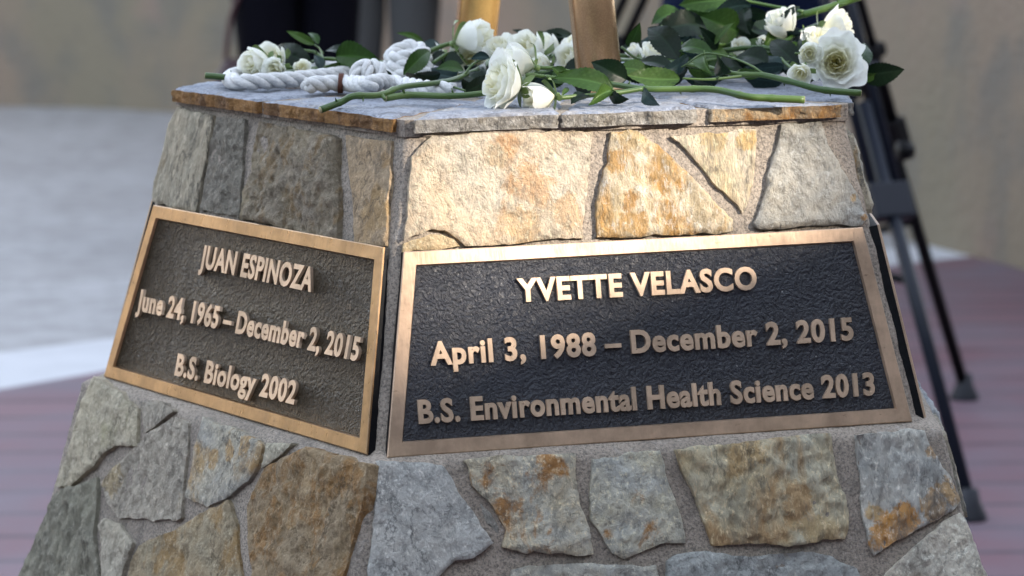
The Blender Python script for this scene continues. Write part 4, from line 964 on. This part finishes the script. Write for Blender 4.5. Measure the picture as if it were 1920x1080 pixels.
person('person in navy trousers standing behind the tripod at the right', at(1395, 0, y=4.5).x, 4.5, .1, (.008,.012,.03), (.006,.011,.032), (.04,.025,.015), 1.78, .13, .10, True)
# maroon bag
bgp = at(436, 125, y=5.8)
bag = thing('shoulder_bag', 'maroon bag hanging low beside the person in black', 'bag', (bgp.x+.03, bgp.y, .42))
mb = MB(); 
for k, (z_, wx, wy) in enumerate(((.36,.10,.05),(.38,.13,.06),(.50,.125,.055),(.56,.09,.04))): pass
rg = [(.34,.08,.04),(.36,.11,.06),(.46,.115,.062),(.55,.10,.05),(.60,.07,.03)]; n = 20
mb.add([(bgp.x+.05+wx*math.copysign(abs(math.cos(a))**.5, math.cos(a)), bgp.y+wy*math.copysign(abs(math.sin(a))**.5, math.sin(a)), z_) for z_, wx, wy in rg for a in [2*math.pi*(j+.5)/n for j in range(n)]],
       [(i*n+j, i*n+(j+1) % n, (i+1)*n+(j+1) % n, (i+1)*n+j) for i in range(4) for j in range(n)]+[tuple(range(n))[::-1], tuple(4*n+j for j in range(n))])
mb.build('bag_body', plain('maroon_leather', (.025,.006,.008), .5), bag)
mb = MB(); mb.tube(spline([(bgp.x-.02, bgp.y, .58), (bgp.x+.0, bgp.y, .72), (bgp.x+.05, bgp.y, .80), (bgp.x+.10, bgp.y, .72), (bgp.x+.12, bgp.y, .58)], 6), .008, 8); mb.build('bag_strap', plain('maroon_strap', (.04,.01,.012), .5), bag)

M_BLK = plain('black_metal', (.002,.002,.003), .5, spec=.15); M_BLKB = plain('dark_blue_anodised', (.006,.009,.017), .45, spec=.25); M_RUB = plain('rubber', (.010,.012,.018), .7)
apex = at(1428, -480, y=3.25)
trp = thing('camera_tripod', 'black video camera tripod standing behind the right corner of the pedestal', 'tripod', (apex.x, apex.y, 0))
feet = [at(1808, 752, z=0), at(1818, 978, z=0), at(872, 690, z=0)]
mids = []
for k, ft in enumerate(feet):
    hp = apex+(Vector((ft.x, ft.y, apex.z))-apex).normalized()*.06+Vector((0, 0, -.03)); d = ft-hp; L = d.length; d.normalize()
    sd_ = d.cross(Vector((0, 0, 1))).normalized(); nm = sd_.cross(d)
    M = Matrix((sd_, nm, d)).transposed().to_4x4(); M.translation = hp; m_ = M_BLKB if k == 1 else M_BLK
    s1 = .60 if k != 0 else .56
    mb = MB()
    for s in (-1, 1): mb.tube([hp+sd_*s*.026, hp+sd_*s*.026+d*L*s1], .010, 14)
    o = mb.build('upper_leg_tubes', m_, trp); o.name = 'upper_leg'
    for lo_, hi_ in (((-.041, -.02, L*s1-.035), (.041, .02, L*s1+.035)), ((-.044, -.02, L*.43-.014), (.044, .02, L*.43+.014)), ((-.042, -.02, -.02), (.042, .02, .04))):
        mb = MB(); mb.box(lo_, hi_, M); c = mb.build('clamp', m_, o, False); bv = c.modifiers.new('b', 'BEVEL'); bv.width = .004; bv.segments = 2
    mb = MB(); kp = hp+d*(L*s1-.10)+nm*.0; mb.tube([kp-sd_*.05, kp-sd_*.075], [.02, .016], 12); mb.build('locking_knob', M_BLK, o)
    mb = MB(); mb.tube([hp+d*(L*s1-.2), ft+Vector((0, 0, .03))], [.0135, .0125], 14); mb.build('lower_leg', m_, trp)
    mb = MB(); mb.tube([(ft.x, ft.y, .002), (ft.x, ft.y, .012), (ft.x, ft.y, .035), (ft.x, ft.y, .06)], [.032, .031, .02, .015], 18); mb.build('rubber_foot', M_RUB, trp)
    mids.append(hp+d*L*.70)
cen = sum(mids, Vector())/3+Vector((0, 0, -.05))
for q in mids:
    mb = MB(); mb.tube([q, cen], .008, 8); mb.build('spreader_arm', M_BLK, trp)
mb = MB(); mb.tube([cen+Vector((0, 0, -.02)), cen+Vector((0, 0, .03))], .03, 16); mb.build('spreader_hub', M_BLK, trp)
mb = MB(); mb.tube([apex+Vector((0, 0, -.06)), apex+Vector((0, 0, .0)), apex+Vector((0, 0, .05)), apex+Vector((0, 0, .14))], [.05, .07, .045, .04], 20); mb.build('fluid_head', M_BLK, trp)
mb = MB(); mb.tube([apex+Vector((0, .03, .1)), apex+Vector((.1, .35, -.05))], .009, 10); mb.build('pan_handle', M_BLK, trp)
